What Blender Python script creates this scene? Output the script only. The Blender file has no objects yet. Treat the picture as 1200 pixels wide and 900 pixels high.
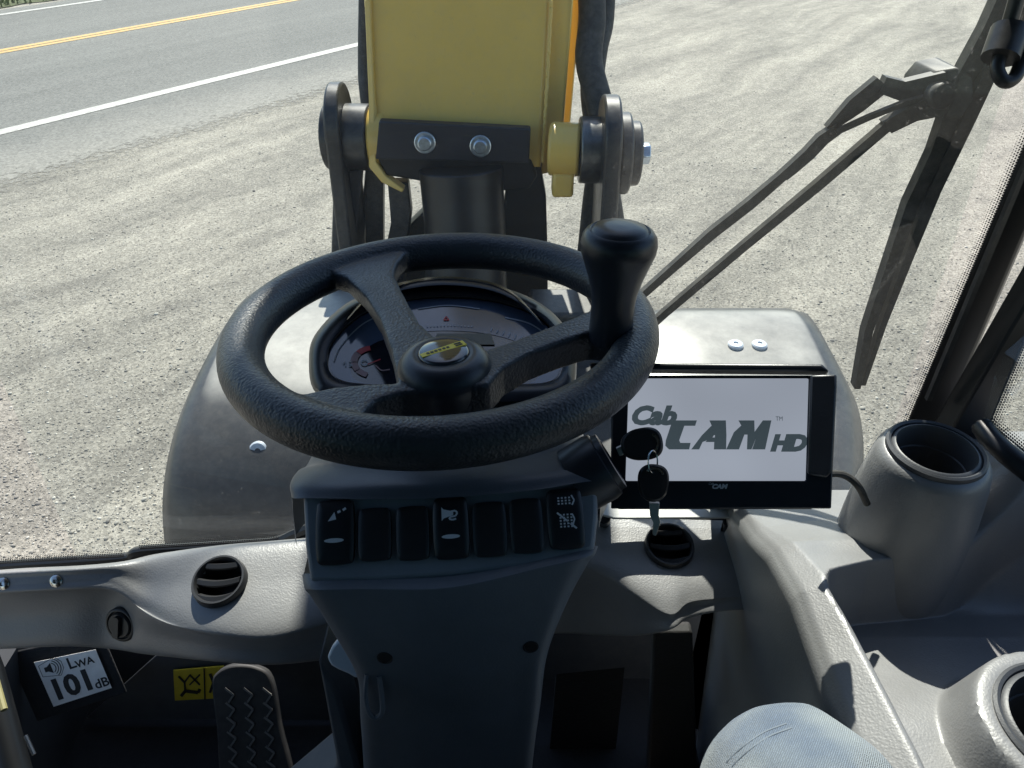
import bpy, bmesh, random
import numpy as np
from math import *
from mathutils import Vector, Matrix
random.seed(4); rng = np.random.default_rng(4)
S = bpy.context.scene
COL = S.collection

# ------------------------------------------------------------------ camera, sky, sun, exposure
CAM_Z = 2.15; PITCH = radians(35.5); FPX = 889.0
cam = bpy.data.cameras.new('camera'); camo = bpy.data.objects.new('camera', cam); COL.objects.link(camo)
camo.location = (0, 0, CAM_Z); camo.rotation_euler = (pi/2-PITCH, 0, 0)
cam.sensor_width = 36; cam.lens = FPX/1200*36; cam.clip_end = 2000; cam.clip_start = 0.02
S.camera = camo
SUN_EL = radians(50); SUN_AZ = radians(-2)          # azimuth clockwise from +Y
W = bpy.data.worlds.new('World'); S.world = W; W.use_nodes = True
nt = W.node_tree; bg = nt.nodes['Background']
sky = nt.nodes.new('ShaderNodeTexSky'); sky.sky_type = 'NISHITA'; sky.sun_disc = False
sky.sun_elevation = SUN_EL; sky.sun_rotation = SUN_AZ; sky.air_density = 1.2; sky.dust_density = 0.4; sky.ozone_density = 3.0
nt.links.new(sky.outputs[0], bg.inputs[0]); bg.inputs[1].default_value = 0.10
sl = bpy.data.lights.new('sun', 'SUN'); sl.energy = 5.0; sl.angle = radians(0.5); sl.color = (1, 0.95, 0.86)
so = bpy.data.objects.new('sun', sl); COL.objects.link(so)
sd = Vector((sin(SUN_AZ)*cos(SUN_EL), cos(SUN_AZ)*cos(SUN_EL), sin(SUN_EL)))
so.rotation_euler = (-sd).to_track_quat('-Z', 'Y').to_euler(); so.location = (0, 4, 8)
S.view_settings.view_transform = 'Standard'; S.view_settings.look = 'None'
S.view_settings.exposure = 0.78; S.view_settings.gamma = 1

# ------------------------------------------------------------------ survey helpers (photo pixel + known plane -> place)
C0 = np.array([0, 0, CAM_Z]); AX = np.array([1., 0, 0]); UX = np.array([0, sin(PITCH), cos(PITCH)]); DX = np.array([0, cos(PITCH), -sin(PITCH)])
def ray(u, v): return DX + AX*(u-600)/FPX + UX*(450-v)/FPX
def at(u, v, Z): return C0 + ray(u, v)*Z
def aty(u, v, y): r = ray(u, v); return C0 + r*(y/r[1])
def atz(u, v, z): r = ray(u, v); return C0 + r*((z-CAM_Z)/r[2])
def atx(u, v, x): r = ray(u, v); return C0 + r*(x/r[0])
def atp(u, v, p, n): r = ray(u, v); return C0 + r*(np.dot(p-C0, n)/np.dot(r, n))
def nrm(a): a = np.asarray(a, float); return a/np.linalg.norm(a)
def frame(o, ex, n):
    """matrix with x~ex, z=n at o"""
    n = nrm(n); ex = nrm(np.asarray(ex, float)-n*np.dot(ex, n)); ey = np.cross(n, ex)
    M = Matrix.Identity(4)
    for i in range(3): M[i][0] = ex[i]; M[i][1] = ey[i]; M[i][2] = n[i]; M[i][3] = o[i]
    return M
def sst(a, b, x): t = np.clip((x-a)/(b-a), 0, 1); return t*t*(3-2*t)

# ------------------------------------------------------------------ materials
MATS = {}
def mat(name, base, rough=0.5, metal=0.0, grain=None, var=0.0, vscale=8, spec=0.5, coat=0.0, dust=0.0, dustcol=(0.42, 0.39, 0.33), rvar=0.0, scratch=0.0):
    m = bpy.data.materials.new(name); m.use_nodes = True; n = m.node_tree.nodes; L = m.node_tree.links
    b = n['Principled BSDF']
    b.inputs['Base Color'].default_value = (*base, 1); b.inputs['Roughness'].default_value = rough
    b.inputs['Metallic'].default_value = metal; b.inputs['Specular IOR Level'].default_value = spec
    b.inputs['Coat Weight'].default_value = coat; b.inputs['Coat Roughness'].default_value = 0.08
    tc = n.new('ShaderNodeTexCoord')
    col = None
    if var > 0:
        t = n.new('ShaderNodeTexNoise'); t.inputs['Scale'].default_value = vscale; t.inputs['Detail'].default_value = 6; t.inputs['Roughness'].default_value = 0.65
        L.new(tc.outputs['Object'], t.inputs[0])
        r = n.new('ShaderNodeMapRange'); r.inputs[3].default_value = 1-var; r.inputs[4].default_value = 1+var; r.inputs[1].default_value = .3; r.inputs[2].default_value = .7
        L.new(t.outputs[0], r.inputs[0])
        mx = n.new('ShaderNodeMix'); mx.data_type = 'RGBA'; mx.blend_type = 'MULTIPLY'; mx.inputs[0].default_value = 1
        mx.inputs[6].default_value = (*base, 1); L.new(r.outputs[0], mx.inputs[7]); col = mx.outputs[2]
        if rvar > 0:
            r2 = n.new('ShaderNodeMapRange'); r2.inputs[3].default_value = max(.03, rough-rvar); r2.inputs[4].default_value = rough+rvar; r2.inputs[1].default_value = .3; r2.inputs[2].default_value = .7
            L.new(t.outputs[0], r2.inputs[0]); L.new(r2.outputs[0], b.inputs['Roughness'])
    if dust > 0:
        t = n.new('ShaderNodeTexNoise'); t.inputs['Scale'].default_value = 45; t.inputs['Detail'].default_value = 9; t.inputs['Roughness'].default_value = 0.75
        L.new(tc.outputs['Object'], t.inputs[0])
        r = n.new('ShaderNodeMapRange'); r.inputs[1].default_value = .42; r.inputs[2].default_value = .75; r.inputs[3].default_value = dust*.25; r.inputs[4].default_value = dust
        L.new(t.outputs[0], r.inputs[0])
        mx = n.new('ShaderNodeMix'); mx.data_type = 'RGBA'; L.new(r.outputs[0], mx.inputs[0])
        if col is None: mx.inputs[6].default_value = (*base, 1)
        else: L.new(col, mx.inputs[6])
        mx.inputs[7].default_value = (*dustcol, 1); col = mx.outputs[2]
    if col is not None: L.new(col, b.inputs['Base Color'])
    if grain:
        sc, st = grain
        t = n.new('ShaderNodeTexVoronoi'); t.inputs['Scale'].default_value = sc; t.feature = 'SMOOTH_F1'
        t2 = n.new('ShaderNodeTexNoise'); t2.inputs['Scale'].default_value = sc*.6; t2.inputs['Detail'].default_value = 3
        L.new(tc.outputs['Object'], t.inputs[0]); L.new(tc.outputs['Object'], t2.inputs[0])
        ad = n.new('ShaderNodeMath'); L.new(t.outputs[0], ad.inputs[0]); L.new(t2.outputs[0], ad.inputs[1])
        bp = n.new('ShaderNodeBump'); bp.inputs['Strength'].default_value = st; bp.inputs['Distance'].default_value = .5/sc
        L.new(ad.outputs[0], bp.inputs['Height']); L.new(bp.outputs[0], b.inputs['Normal'])
    MATS[name] = m; return m

DASH = mat('grained_grey_plastic', (.205, .208, .214), .42, grain=(560, .20), var=.09, vscale=12, rvar=.05, dust=.08, spec=.85)
COLM = mat('column_plastic', (.125, .143, .170), .48, grain=(700, .14), var=.14, vscale=9, dust=.05, rvar=.07)
SHRD = mat('shroud_plastic', (.08, .094, .118), .42, grain=(700, .1), var=.08)
WHEEL = mat('wheel_rubber', (.029, .034, .042), .42, grain=(430, .42), var=.15, vscale=30, rvar=.08)
SMOOTHB = mat('smooth_black_plastic', (.018, .022, .031), .36, grain=(900, .06), var=.15, vscale=20)
SWITCH = mat('switch_plastic', (.014, .016, .021), .38, grain=(1100, .08), var=.15, vscale=40)
BLANK = mat('blank_switch_plastic', (.017, .019, .023), .40, grain=(1200, .12), var=.1)
BLACK = mat('black_paint', (.012, .013, .016), .35, var=.3, vscale=12, dust=.12, rvar=.1)
STEEL = mat('dusty_black_steel', (.02, .022, .026), .4, var=.3, vscale=10, dust=.22)
RUBBER = mat('rubber', (.014, .014, .015), .7, var=.3, vscale=20, dust=.2)
WIPERM = mat('dusty_wiper_black', (.016, .017, .018), .5, var=.4, vscale=40, dust=.22)
PBLACK = mat('satin_black', (.008, .009, .011), .4, var=.2, vscale=20)
FENDER = mat('fender_plastic', (.036, .039, .044), .36, var=.2, vscale=5, dust=.13, spec=.42)
def top_dust_sheen(m, amount, lo=.80, hi=.97, col=(.50, .485, .44)):
    """pale dust on faces lying flat, with sun sheen painted into it"""
    n = m.node_tree.nodes; L = m.node_tree.links; b = n['Principled BSDF']; src = b.inputs['Base Color'].links[0].from_socket
    g = n.new('ShaderNodeNewGeometry'); sp = n.new('ShaderNodeSeparateXYZ'); L.new(g.outputs['Normal'], sp.inputs[0])
    ab = n.new('ShaderNodeMath'); ab.operation = 'ABSOLUTE'; L.new(sp.outputs[2], ab.inputs[0])
    r = n.new('ShaderNodeMapRange'); r.interpolation_type = 'SMOOTHSTEP'; r.inputs[1].default_value = lo; r.inputs[2].default_value = hi; L.new(ab.outputs[0], r.inputs[0])
    tc = n.new('ShaderNodeTexCoord'); t = n.new('ShaderNodeTexNoise'); t.inputs['Scale'].default_value = 9; t.inputs['Detail'].default_value = 9; t.inputs['Roughness'].default_value = .7; L.new(tc.outputs['Object'], t.inputs[0])
    r2 = n.new('ShaderNodeMapRange'); r2.inputs[1].default_value = .3; r2.inputs[2].default_value = .65; r2.inputs[3].default_value = amount*.45; r2.inputs[4].default_value = amount; L.new(t.outputs[0], r2.inputs[0])
    k = n.new('ShaderNodeMath'); k.operation = 'MULTIPLY'; L.new(r.outputs[0], k.inputs[0]); L.new(r2.outputs[0], k.inputs[1])
    mx = n.new('ShaderNodeMix'); mx.data_type = 'RGBA'; L.new(k.outputs[0], mx.inputs[0]); L.new(src, mx.inputs[6]); mx.inputs[7].default_value = (*col, 1); L.new(mx.outputs[2], b.inputs['Base Color'])
top_dust_sheen(FENDER, .72, .955, .997)  # fender tops coloured paler: sun sheen painted in along with the dust
YELLOW = mat('cream_yellow_paint', (.82, .55, .12), .32, var=.06, vscale=6, coat=.25, dust=.16, grain=(160, .03))
WHITE = mat('white_print', (.62, .66, .72), .5)
ZINC = mat('blue_zinc', (.55, .62, .70), .32, 1.0, var=.2, vscale=150)
CHROME = mat('chromed_steel', (.62, .62, .60), .22, 1.0, var=.2, vscale=30)
PLUGM = mat('pale_plug', (.55, .60, .66), .45, var=.15, vscale=120)
LINING = mat('cab_lining', (.03, .032, .036), .85, var=.2)
FLOORM = mat('floor_mat', (.012, .013, .015), .8, grain=(200, .3), var=.3)
KICK = mat('kick_panel_paint', (.05, .058, .07), .55, var=.15, dust=.08)
STICKER = mat('sticker_white', (.80, .80, .78), .5, var=.08, vscale=60)
STICKY = mat('sticker_yellow', (.62, .48, .03), .5, var=.08, vscale=60)
INK = mat('black_ink', (.012, .012, .014), .55)
JEANS = None
YEL2 = mat('emblem_yellow', (.75, .60, .05), .35)
RED = mat('gauge_red', (.55, .04, .05), .4)
PINK = mat('gauge_pink', (.36, .22, .22), .45)
GWHITE = mat('gauge_white', (.38, .42, .48), .45)
LCD = mat('gauge_lcd', (.09, .10, .08), .25)
GAUGE = mat('gauge_glass', (.014, .017, .026), .10, spec=.9, coat=.6, var=.2, vscale=25)
EMBG = mat('emblem_gloss', (.03, .035, .045), .12, coat=.6)
KEYM = mat('key_brass_steel', (.50, .47, .42), .3, 1.0, var=.15, vscale=90)
TYRE = mat('tyre', (.018, .018, .018), .8, dust=.35)

# denim
def denim():
    m = bpy.data.materials.new('faded_denim'); m.use_nodes = True; n = m.node_tree.nodes; L = m.node_tree.links; b = n['Principled BSDF']
    tc = n.new('ShaderNodeTexCoord'); mp = n.new('ShaderNodeMapping'); mp.inputs['Rotation'].default_value = (0, 0, radians(35)); L.new(tc.outputs['Object'], mp.inputs[0])
    w = n.new('ShaderNodeTexWave'); w.inputs['Scale'].default_value = 230; w.inputs['Distortion'].default_value = 3.0; w.inputs['Detail'].default_value = 4; w.inputs['Detail Scale'].default_value = 3; L.new(mp.outputs[0], w.inputs[0])
    t = n.new('ShaderNodeTexNoise'); t.inputs['Scale'].default_value = 14; t.inputs['Detail'].default_value = 8; L.new(tc.outputs['Object'], t.inputs[0])
    cr = n.new('ShaderNodeValToRGB'); cr.color_ramp.elements[0].position = .35; cr.color_ramp.elements[0].color = (.14, .19, .27, 1); cr.color_ramp.elements[1].position = .65; cr.color_ramp.elements[1].color = (.31, .36, .39, 1)
    L.new(t.outputs[0], cr.inputs[0])
    mx = n.new('ShaderNodeMix'); mx.data_type = 'RGBA'; mx.blend_type = 'MULTIPLY'; mx.inputs[0].default_value = .4; L.new(cr.outputs[0], mx.inputs[6]); L.new(w.outputs[0], mx.inputs[7])
    L.new(mx.outputs[2], b.inputs['Base Color']); b.inputs['Roughness'].default_value = .9; b.inputs['Sheen Weight'].default_value = .2
    bp = n.new('ShaderNodeBump'); bp.inputs['Strength'].default_value = .6; bp.inputs['Distance'].default_value = .0015; L.new(w.outputs[0], bp.inputs['Height']); L.new(bp.outputs[0], b.inputs['Normal'])
    return m
JEANS = denim()

def emis(name, c, s):
    m = bpy.data.materials.new(name); m.use_nodes = True; n = m.node_tree.nodes; b = n['Principled BSDF']
    b.inputs['Base Color'].default_value = (.02, .02, .02, 1); b.inputs['Roughness'].default_value = .25
    b.inputs['Emission Color'].default_value = (*c, 1); b.inputs['Emission Strength'].default_value = s
    L = m.node_tree.links; tc = n.new('ShaderNodeTexCoord'); t = n.new('ShaderNodeTexNoise'); t.inputs['Scale'].default_value = 9; t.inputs['Detail'].default_value = 1; L.new(tc.outputs['Object'], t.inputs[0])
    r = n.new('ShaderNodeMapRange'); r.inputs[1].default_value = .3; r.inputs[2].default_value = .7; r.inputs[3].default_value = s*.88; r.inputs[4].default_value = s*1.12; L.new(t.outputs[0], r.inputs[0]); L.new(r.outputs[0], b.inputs['Emission Strength'])
    t2 = n.new('ShaderNodeTexNoise'); t2.inputs['Scale'].default_value = 35; t2.inputs['Detail'].default_value = 5; L.new(tc.outputs['Object'], t2.inputs[0]); r2 = n.new('ShaderNodeMapRange'); r2.inputs[3].default_value = .12; r2.inputs[4].default_value = .42; L.new(t2.outputs[0], r2.inputs[0]); L.new(r2.outputs[0], b.inputs['Roughness'])
    return m
SCREEN = emis('lit_screen', (.72, .80, .95), .235)
SCRINK = emis('screen_dark_letters', (.30, .42, .50), .08)

def glass(name, dust=.03, tint=(.93, .97, .95), fr=1.45):
    m = bpy.data.materials.new(name); m.use_nodes = True; n = m.node_tree.nodes; L = m.node_tree.links
    for x in list(n): n.remove(x)
    out = n.new('ShaderNodeOutputMaterial'); tr = n.new('ShaderNodeBsdfTransparent'); tr.inputs[0].default_value = (*tint, 1)
    gl = n.new('ShaderNodeBsdfGlossy'); gl.inputs[1].default_value = .01
    lw = n.new('ShaderNodeLayerWeight'); lw.inputs[0].default_value = .5
    p5 = n.new('ShaderNodeMath'); p5.operation = 'POWER'; L.new(lw.outputs['Facing'], p5.inputs[0]); p5.inputs[1].default_value = 5
    fz = n.new('ShaderNodeMath'); fz.operation = 'MULTIPLY_ADD'; L.new(p5.outputs[0], fz.inputs[0]); fz.inputs[1].default_value = .93; fz.inputs[2].default_value = .05
    m1 = n.new('ShaderNodeMixShader'); L.new(fz.outputs[0], m1.inputs[0]); L.new(tr.outputs[0], m1.inputs[1]); L.new(gl.outputs[0], m1.inputs[2])
    df = n.new('ShaderNodeBsdfTranslucent'); df.inputs[0].default_value = (.8, .8, .78, 1)
    tc = n.new('ShaderNodeTexCoord'); t = n.new('ShaderNodeTexNoise'); t.inputs['Scale'].default_value = 260; t.inputs['Detail'].default_value = 4; L.new(tc.outputs['Object'], t.inputs[0])
    r = n.new('ShaderNodeMapRange'); r.inputs[1].default_value = .62; r.inputs[2].default_value = .78; r.inputs[3].default_value = dust*.4; r.inputs[4].default_value = dust*2; L.new(t.outputs[0], r.inputs[0])
    m2 = n.new('ShaderNodeMixShader'); L.new(r.outputs[0], m2.inputs[0]); L.new(m1.outputs[0], m2.inputs[1]); L.new(df.outputs[0], m2.inputs[2])
    L.new(m2.outputs[0], out.inputs[0]); return m
GLASS = glass('windscreen_glass', .055); GLASS2 = glass('door_glass', .03)

def frit_mat():
    m = bpy.data.materials.new('ceramic_dot_print'); m.use_nodes = True; n = m.node_tree.nodes; L = m.node_tree.links
    b = n['Principled BSDF']; b.inputs['Base Color'].default_value = (.01, .01, .012, 1); b.inputs['Roughness'].default_value = .5
    uv = n.new('ShaderNodeUVMap'); sp = n.new('ShaderNodeSeparateXYZ'); L.new(uv.outputs[0], sp.inputs[0])
    def math(op, a, bb=None, val=None):
        k = n.new('ShaderNodeMath'); k.operation = op
        if isinstance(a, (int, float)): k.inputs[0].default_value = a
        else: L.new(a, k.inputs[0])
        if bb is not None:
            if isinstance(bb, (int, float)): k.inputs[1].default_value = bb
            else: L.new(bb, k.inputs[1])
        return k.outputs[0]
    # uv in dot pitches: x along, y across; row count 5; rows staggered, dots shrink outwards
    row = math('FLOOR', sp.outputs[1]); half = math('MULTIPLY', math('MODULO', row, 2.0), .5)
    fx = math('SUBTRACT', math('FRACT', math('ADD', sp.outputs[0], half)), .5); fy = math('SUBTRACT', math('FRACT', sp.outputs[1]), .5)
    d = math('SQRT', math('ADD', math('MULTIPLY', fx, fx), math('MULTIPLY', fy, fy)))
    rad = math('SUBTRACT', .56, math('MULTIPLY', sp.outputs[1], .085))
    a = math('LESS_THAN', d, rad)
    L.new(a, b.inputs['Alpha']); return m
FRIT = frit_mat()

# ------------------------------------------------------------------ mesh builder
ORG = {}                                              # world matrix of every object made
class MB:
    def __init__(s): s.v = []; s.f = []; s.m = []
    def add(s, vs, fs, m=0):
        k = len(s.v); s.v += [tuple(float(c) for c in p) for p in vs]
        for f in fs: s.f.append(tuple(i+k for i in f)); s.m.append(m)
        return s
    def box(s, c, h, ax=None, m=0):
        A = np.eye(3) if ax is None else np.array(ax, float); c = np.asarray(c, float); vs = []
        for x in (-1, 1):
            for y in (-1, 1):
                for z in (-1, 1): vs.append(c+A[0]*h[0]*x+A[1]*h[1]*y+A[2]*h[2]*z)
        return s.add(vs, [(0, 1, 3, 2), (4, 6, 7, 5), (0, 4, 5, 1), (2, 3, 7, 6), (0, 2, 6, 4), (1, 5, 7, 3)], m)
    def tube(s, pts, r, n=10, m=0, caps=True, closed=False, flat=None):
        pts = [np.asarray(p, float) for p in pts]; N = len(pts); rs = r if hasattr(r, '__len__') else [r]*N
        up = None; vs = []; fs = []
        for i, p in enumerate(pts):
            a = pts[(i-1) % N] if (closed or i > 0) else p; b = pts[(i+1) % N] if (closed or i < N-1) else p
            t = nrm(b-a)
            if up is None: up = np.array([0, 0, 1.]) if abs(t[2]) < .9 else np.array([1., 0, 0])
            e1 = nrm(np.cross(up, t)); e2 = np.cross(t, e1); up = e2
            for k in range(n):
                q = 2*pi*k/n; vs.append(p+rs[i]*(cos(q)*e1+sin(q)*e2*(flat or 1)))
        for i in range(N if closed else N-1):
            j = (i+1) % N
            for k in range(n): fs.append((i*n+k, i*n+(k+1) % n, j*n+(k+1) % n, j*n+k))
        if caps and not closed: fs.append(tuple(range(n-1, -1, -1))); fs.append(tuple((N-1)*n+k for k in range(n)))
        return s.add(vs, fs, m)
    def lathe(s, o, axis, prof, n=40, m=0, ex=None, caps=False):
        M = frame(o, ex if ex is not None else ((1, 0, 0) if abs(nrm(axis)[0]) < .9 else (0, 1, 0)), axis); vs = []; fs = []
        for r, h in prof:
            for k in range(n):
                q = 2*pi*k/n; vs.append(M @ Vector((r*cos(q), r*sin(q), h)))
        for i in range(len(prof)-1):
            for k in range(n): fs.append((i*n+k, i*n+(k+1) % n, (i+1)*n+(k+1) % n, (i+1)*n+k))
        if caps: fs.append(tuple(range(n-1, -1, -1))); fs.append(tuple((len(prof)-1)*n+k for k in range(n)))
        return s.add(vs, fs, m)
    def prism(s, poly, vec, m=0):
        poly = [np.asarray(p, float) for p in poly]; n = len(poly); vec = np.asarray(vec, float)
        vs = poly+[p+vec for p in poly]
        nn = sum((np.cross(poly[i]-poly[0], poly[(i+1) % n]-poly[0]) for i in range(1, n-1)), np.zeros(3))
        fs = [tuple(range(n)), tuple(range(2*n-1, n-1, -1))]+[(i, i+n, (i+1) % n+n, (i+1) % n) for i in range(n)]
        if np.dot(nn, vec) > 0: fs = [f[::-1] for f in fs]
        return s.add(vs, fs, m)
    def grid(s, A, m=0, flip=False, wrap=False):
        A = np.asarray(A); r, c = A.shape[:2]; fs = []
        for i in range(r-1):
            for j in range(c if wrap else c-1):
                k = (j+1) % c
                f = (i*c+j, i*c+k, (i+1)*c+k, (i+1)*c+j); fs.append(f[::-1] if flip else f)
        return s.add(A.reshape(-1, 3), fs, m)
    def build(s, name, mats, parent=None, bevel=0, seg=2, smooth=35, sub=0, label=None, remesh=0, sm=0, kind=None, solid=0):
        me = bpy.data.meshes.new(name); V = np.array(s.v); c = (V.max(0)+V.min(0))/2
        if kind == 'root': c = np.zeros(3)
        me.from_pydata((V-c).tolist(), [], s.f)
        mats = mats if isinstance(mats, (list, tuple)) else [mats]
        for m in mats: me.materials.append(m)
        if len(mats) > 1: me.polygons.foreach_set('material_index', s.m)
        o = bpy.data.objects.new(name, me); COL.objects.link(o)
        if remesh:
            fixn(me)
            q = o.modifiers.new('r', 'REMESH'); q.mode = 'VOXEL'; q.voxel_size = remesh
            if sm: q = o.modifiers.new('s', 'SMOOTH'); q.factor = .5; q.iterations = sm
            dg = bpy.context.evaluated_depsgraph_get(); dg.update()
            nm = bpy.data.meshes.new_from_object(o.evaluated_get(dg)); o.modifiers.clear(); o.data = nm; bpy.data.meshes.remove(me); me = nm; me.name = name
            me.materials.clear()
            for m in mats: me.materials.append(m)
        elif smooth is not None and not solid: fixn(me)
        if solid:
            q = o.modifiers.new('t', 'SOLIDIFY'); q.thickness = solid; q.offset = -1
        if bevel:
            q = o.modifiers.new('b', 'BEVEL'); q.width = bevel; q.segments = seg; q.limit_method = 'ANGLE'; q.angle_limit = radians(32)
        if sub: q = o.modifiers.new('u', 'SUBSURF'); q.levels = sub; q.render_levels = sub
        if smooth is not None:
            me.shade_smooth()
            if not (bevel and False): me.set_sharp_from_angle(angle=radians(smooth if not bevel else 50))
        place(o, Matrix.Translation(Vector(c)), parent)
        if label: o['label'] = label
        if kind and kind != 'root': o['kind'] = kind
        return o
def fixn(me):
    b = bmesh.new(); b.from_mesh(me); bmesh.ops.recalc_face_normals(b, faces=b.faces); b.to_mesh(me); b.free()
def place(o, M, parent):
    ORG[o] = M
    if parent is not None:
        o.parent = parent; o.matrix_local = ORG[parent].inverted() @ M
    else: o.matrix_local = M
def inst(name, me, M, parent):
    o = bpy.data.objects.new(name, me); COL.objects.link(o); place(o, M, parent); return o
def lmesh(name, mb, mats, smooth=35):
    me = bpy.data.meshes.new(name); me.from_pydata(mb.v, [], mb.f); mats = mats if isinstance(mats, (list, tuple)) else [mats]
    for m in mats: me.materials.append(m)
    if len(mats) > 1: me.polygons.foreach_set('material_index', mb.m)
    fixn(me); me.shade_smooth(); me.set_sharp_from_angle(angle=radians(smooth)); return me
def thing(name, label, cat, loc, group=None):
    o = bpy.data.objects.new(name, None); COL.objects.link(o); o.empty_display_size = .1
    place(o, Matrix.Translation(Vector(loc)), None); o['label'] = label; o['category'] = cat
    if group: o['group'] = group
    return o
def tag(o, label, cat, group=None):
    o['label'] = label; o['category'] = cat
    if group: o['group'] = group
    return o
def catmull(pts, n, closed=False):
    P = np.asarray(pts, float); N = len(P); out = []
    segs = N if closed else N-1; M = max(2, n//segs)
    for i in range(segs):
        if closed: p0, p1, p2, p3 = P[(i-1) % N], P[i], P[(i+1) % N], P[(i+2) % N]
        else: p1, p2 = P[i], P[i+1]; p0 = P[i-1] if i > 0 else 2*p1-p2; p3 = P[i+2] if i+2 < N else 2*p2-p1
        for k in range(M):
            t = k/M; out.append(.5*(2*p1+(p2-p0)*t+(2*p0-5*p1+4*p2-p3)*t*t+(3*p1-p0-3*p2+p3)*t**3))
    if not closed: out.append(P[-1])
    return np.array(out)
def loft(rows, nu=60, nv=40):
    R = np.array([catmull(r, nu) for r in rows]); return np.array([catmull(R[:, j], nv) for j in range(R.shape[1])]).transpose(1, 0, 2)
def rrect(w, h, r, k=5):
    pts = []
    for cx, cy, a in ((w-r, h-r, 0), (-w+r, h-r, 90), (-w+r, -h+r, 180), (w-r, -h+r, 270)):
        for i in range(k+1):
            q = radians(a+90*i/k); pts.append((cx+r*cos(q), cy+r*sin(q)))
    return pts
def text_mb(mb, s, M, size, shear=0, off=0, m=0, ext=.0002, sx=1, align='LEFT'):
    cu = bpy.data.curves.new('t', 'FONT'); cu.body = s; cu.size = size; cu.shear = shear; cu.offset = off; cu.extrude = ext; cu.align_x = align; cu.resolution_u = 3
    o = bpy.data.objects.new('t', cu); COL.objects.link(o); dg = bpy.context.evaluated_depsgraph_get(); dg.update()
    me = bpy.data.meshes.new_from_object(o.evaluated_get(dg)); bpy.data.objects.remove(o)
    K = M @ Matrix.Diagonal((sx, 1, 1, 1))
    mb.add([K @ v.co for v in me.vertices], [tuple(p.vertices) for p in me.polygons], m); bpy.data.meshes.remove(me)
def flat(mb, M, poly, h=.0004, m=0, base=0.0):
    """flat printed piece with a little thickness in local plane M"""
    mb.prism([M @ Vector((x, y, base)) for x, y in poly], (M.to_3x3() @ Vector((0, 0, h))), m)
def arc(c, r0, r1, a0, a1, n=16, sy=1.0):
    a = np.linspace(radians(a0), radians(a1), n)
    return [(c[0]+r1*cos(t), c[1]+r1*sin(t)*sy) for t in a]+[(c[0]+r0*cos(t), c[1]+r0*sin(t)*sy) for t in a[::-1]]

# ------------------------------------------------------------------ GROUND, ROAD
def ground_mat():
    m = bpy.data.materials.new('gravel'); m.use_nodes = True; n = m.node_tree.nodes; L = m.node_tree.links; b = n['Principled BSDF']; b.inputs['Roughness'].default_value = .9; b.inputs['Specular IOR Level'].default_value = .2
    tc = n.new('ShaderNodeTexCoord')
    def noise(scale, det, rough, mp=None):
        t = n.new('ShaderNodeTexNoise'); t.inputs['Scale'].default_value = scale; t.inputs['Detail'].default_value = det; t.inputs['Roughness'].default_value = rough
        L.new((mp or tc).outputs[0 if mp else 3], t.inputs[0]); return t.outputs[0]
    mp = n.new('ShaderNodeMapping'); mp.vector_type = 'TEXTURE'; mp.inputs['Rotation'].default_value = (0, 0, radians(-38)); mp.inputs['Scale'].default_value = (1, 6.5, 1)
    ds = n.new('ShaderNodeTexNoise'); ds.inputs['Scale'].default_value = .35; L.new(tc.outputs[3], ds.inputs[0])
    va = n.new('ShaderNodeMix'); va.data_type = 'VECTOR'; va.inputs[0].default_value = .45; L.new(tc.outputs[3], va.inputs[4])
    vm = n.new('ShaderNodeVectorMath'); vm.operation = 'MULTIPLY_ADD'; L.new(ds.outputs[1], vm.inputs[0]); vm.inputs[1].default_value = (1.1, 1.1, 0); L.new(tc.outputs[3], vm.inputs[2]); L.new(vm.outputs[0], mp.inputs[0])
    streak = noise(2.6, 8, .68, mp); fine = noise(55, 5, .85); mid = noise(7, 6, .6); big = noise(.5, 3, .5)
    vo = n.new('ShaderNodeTexVoronoi'); vo.inputs['Scale'].default_value = 85; L.new(tc.outputs[3], vo.inputs[0])
    cr = n.new('ShaderNodeValToRGB'); e = cr.color_ramp.elements; e[0].position = .36; e[0].color = (.125, .119, .107, 1); e[1].position = .64; e[1].color = (.50, .465, .39, 1)
    e2 = cr.color_ramp.elements.new(.5); e2.color = (.305, .287, .245, 1)
    def mth(op, a, bb):
        k = n.new('ShaderNodeMath'); k.operation = op
        for i, x in enumerate((a, bb)):
            if isinstance(x, (int, float)): k.inputs[i].default_value = x
            else: L.new(x, k.inputs[i])
        return k.outputs[0]
    s = mth('ADD', mth('ADD', mth('MULTIPLY', streak, .40), mth('MULTIPLY', fine, .34)), mth('ADD', mth('MULTIPLY', mid, .16), mth('MULTIPLY', big, .12)))
    L.new(s, cr.inputs[0])
    hs = n.new('ShaderNodeMix'); hs.data_type = 'RGBA'; hs.blend_type = 'MULTIPLY'; hs.inputs[0].default_value = .7; L.new(cr.outputs[0], hs.inputs[6])
    vr = n.new('ShaderNodeMapRange'); vr.inputs[3].default_value = .5; vr.inputs[4].default_value = 1.55; L.new(vo.outputs[1], vr.inputs[0]); L.new(vr.outputs[0], hs.inputs[7])
    L.new(hs.outputs[2], b.inputs['Base Color'])
    bp = n.new('ShaderNodeBump'); bp.inputs['Strength'].default_value = .8; bp.inputs['Distance'].default_value = .02
    hh = mth('ADD', mth('MULTIPLY', fine, 1.0), mth('MULTIPLY', streak, 1.2)); L.new(hh, bp.inputs['Height']); L.new(bp.outputs[0], b.inputs['Normal'])
    return m
GRAVEL = ground_mat()
ROAD_AZ = radians(35.6)
rd = np.array([sin(ROAD_AZ), cos(ROAD_AZ), 0]); rn = np.array([-cos(ROAD_AZ), sin(ROAD_AZ), 0])   # along / away to the left
w0 = float(np.dot(atz(215, 103, 0), rn)); y0 = float(np.dot(atz(175, 30, 0), rn)); f0 = float(np.dot(atz(60, 9, 0), rn))
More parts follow.
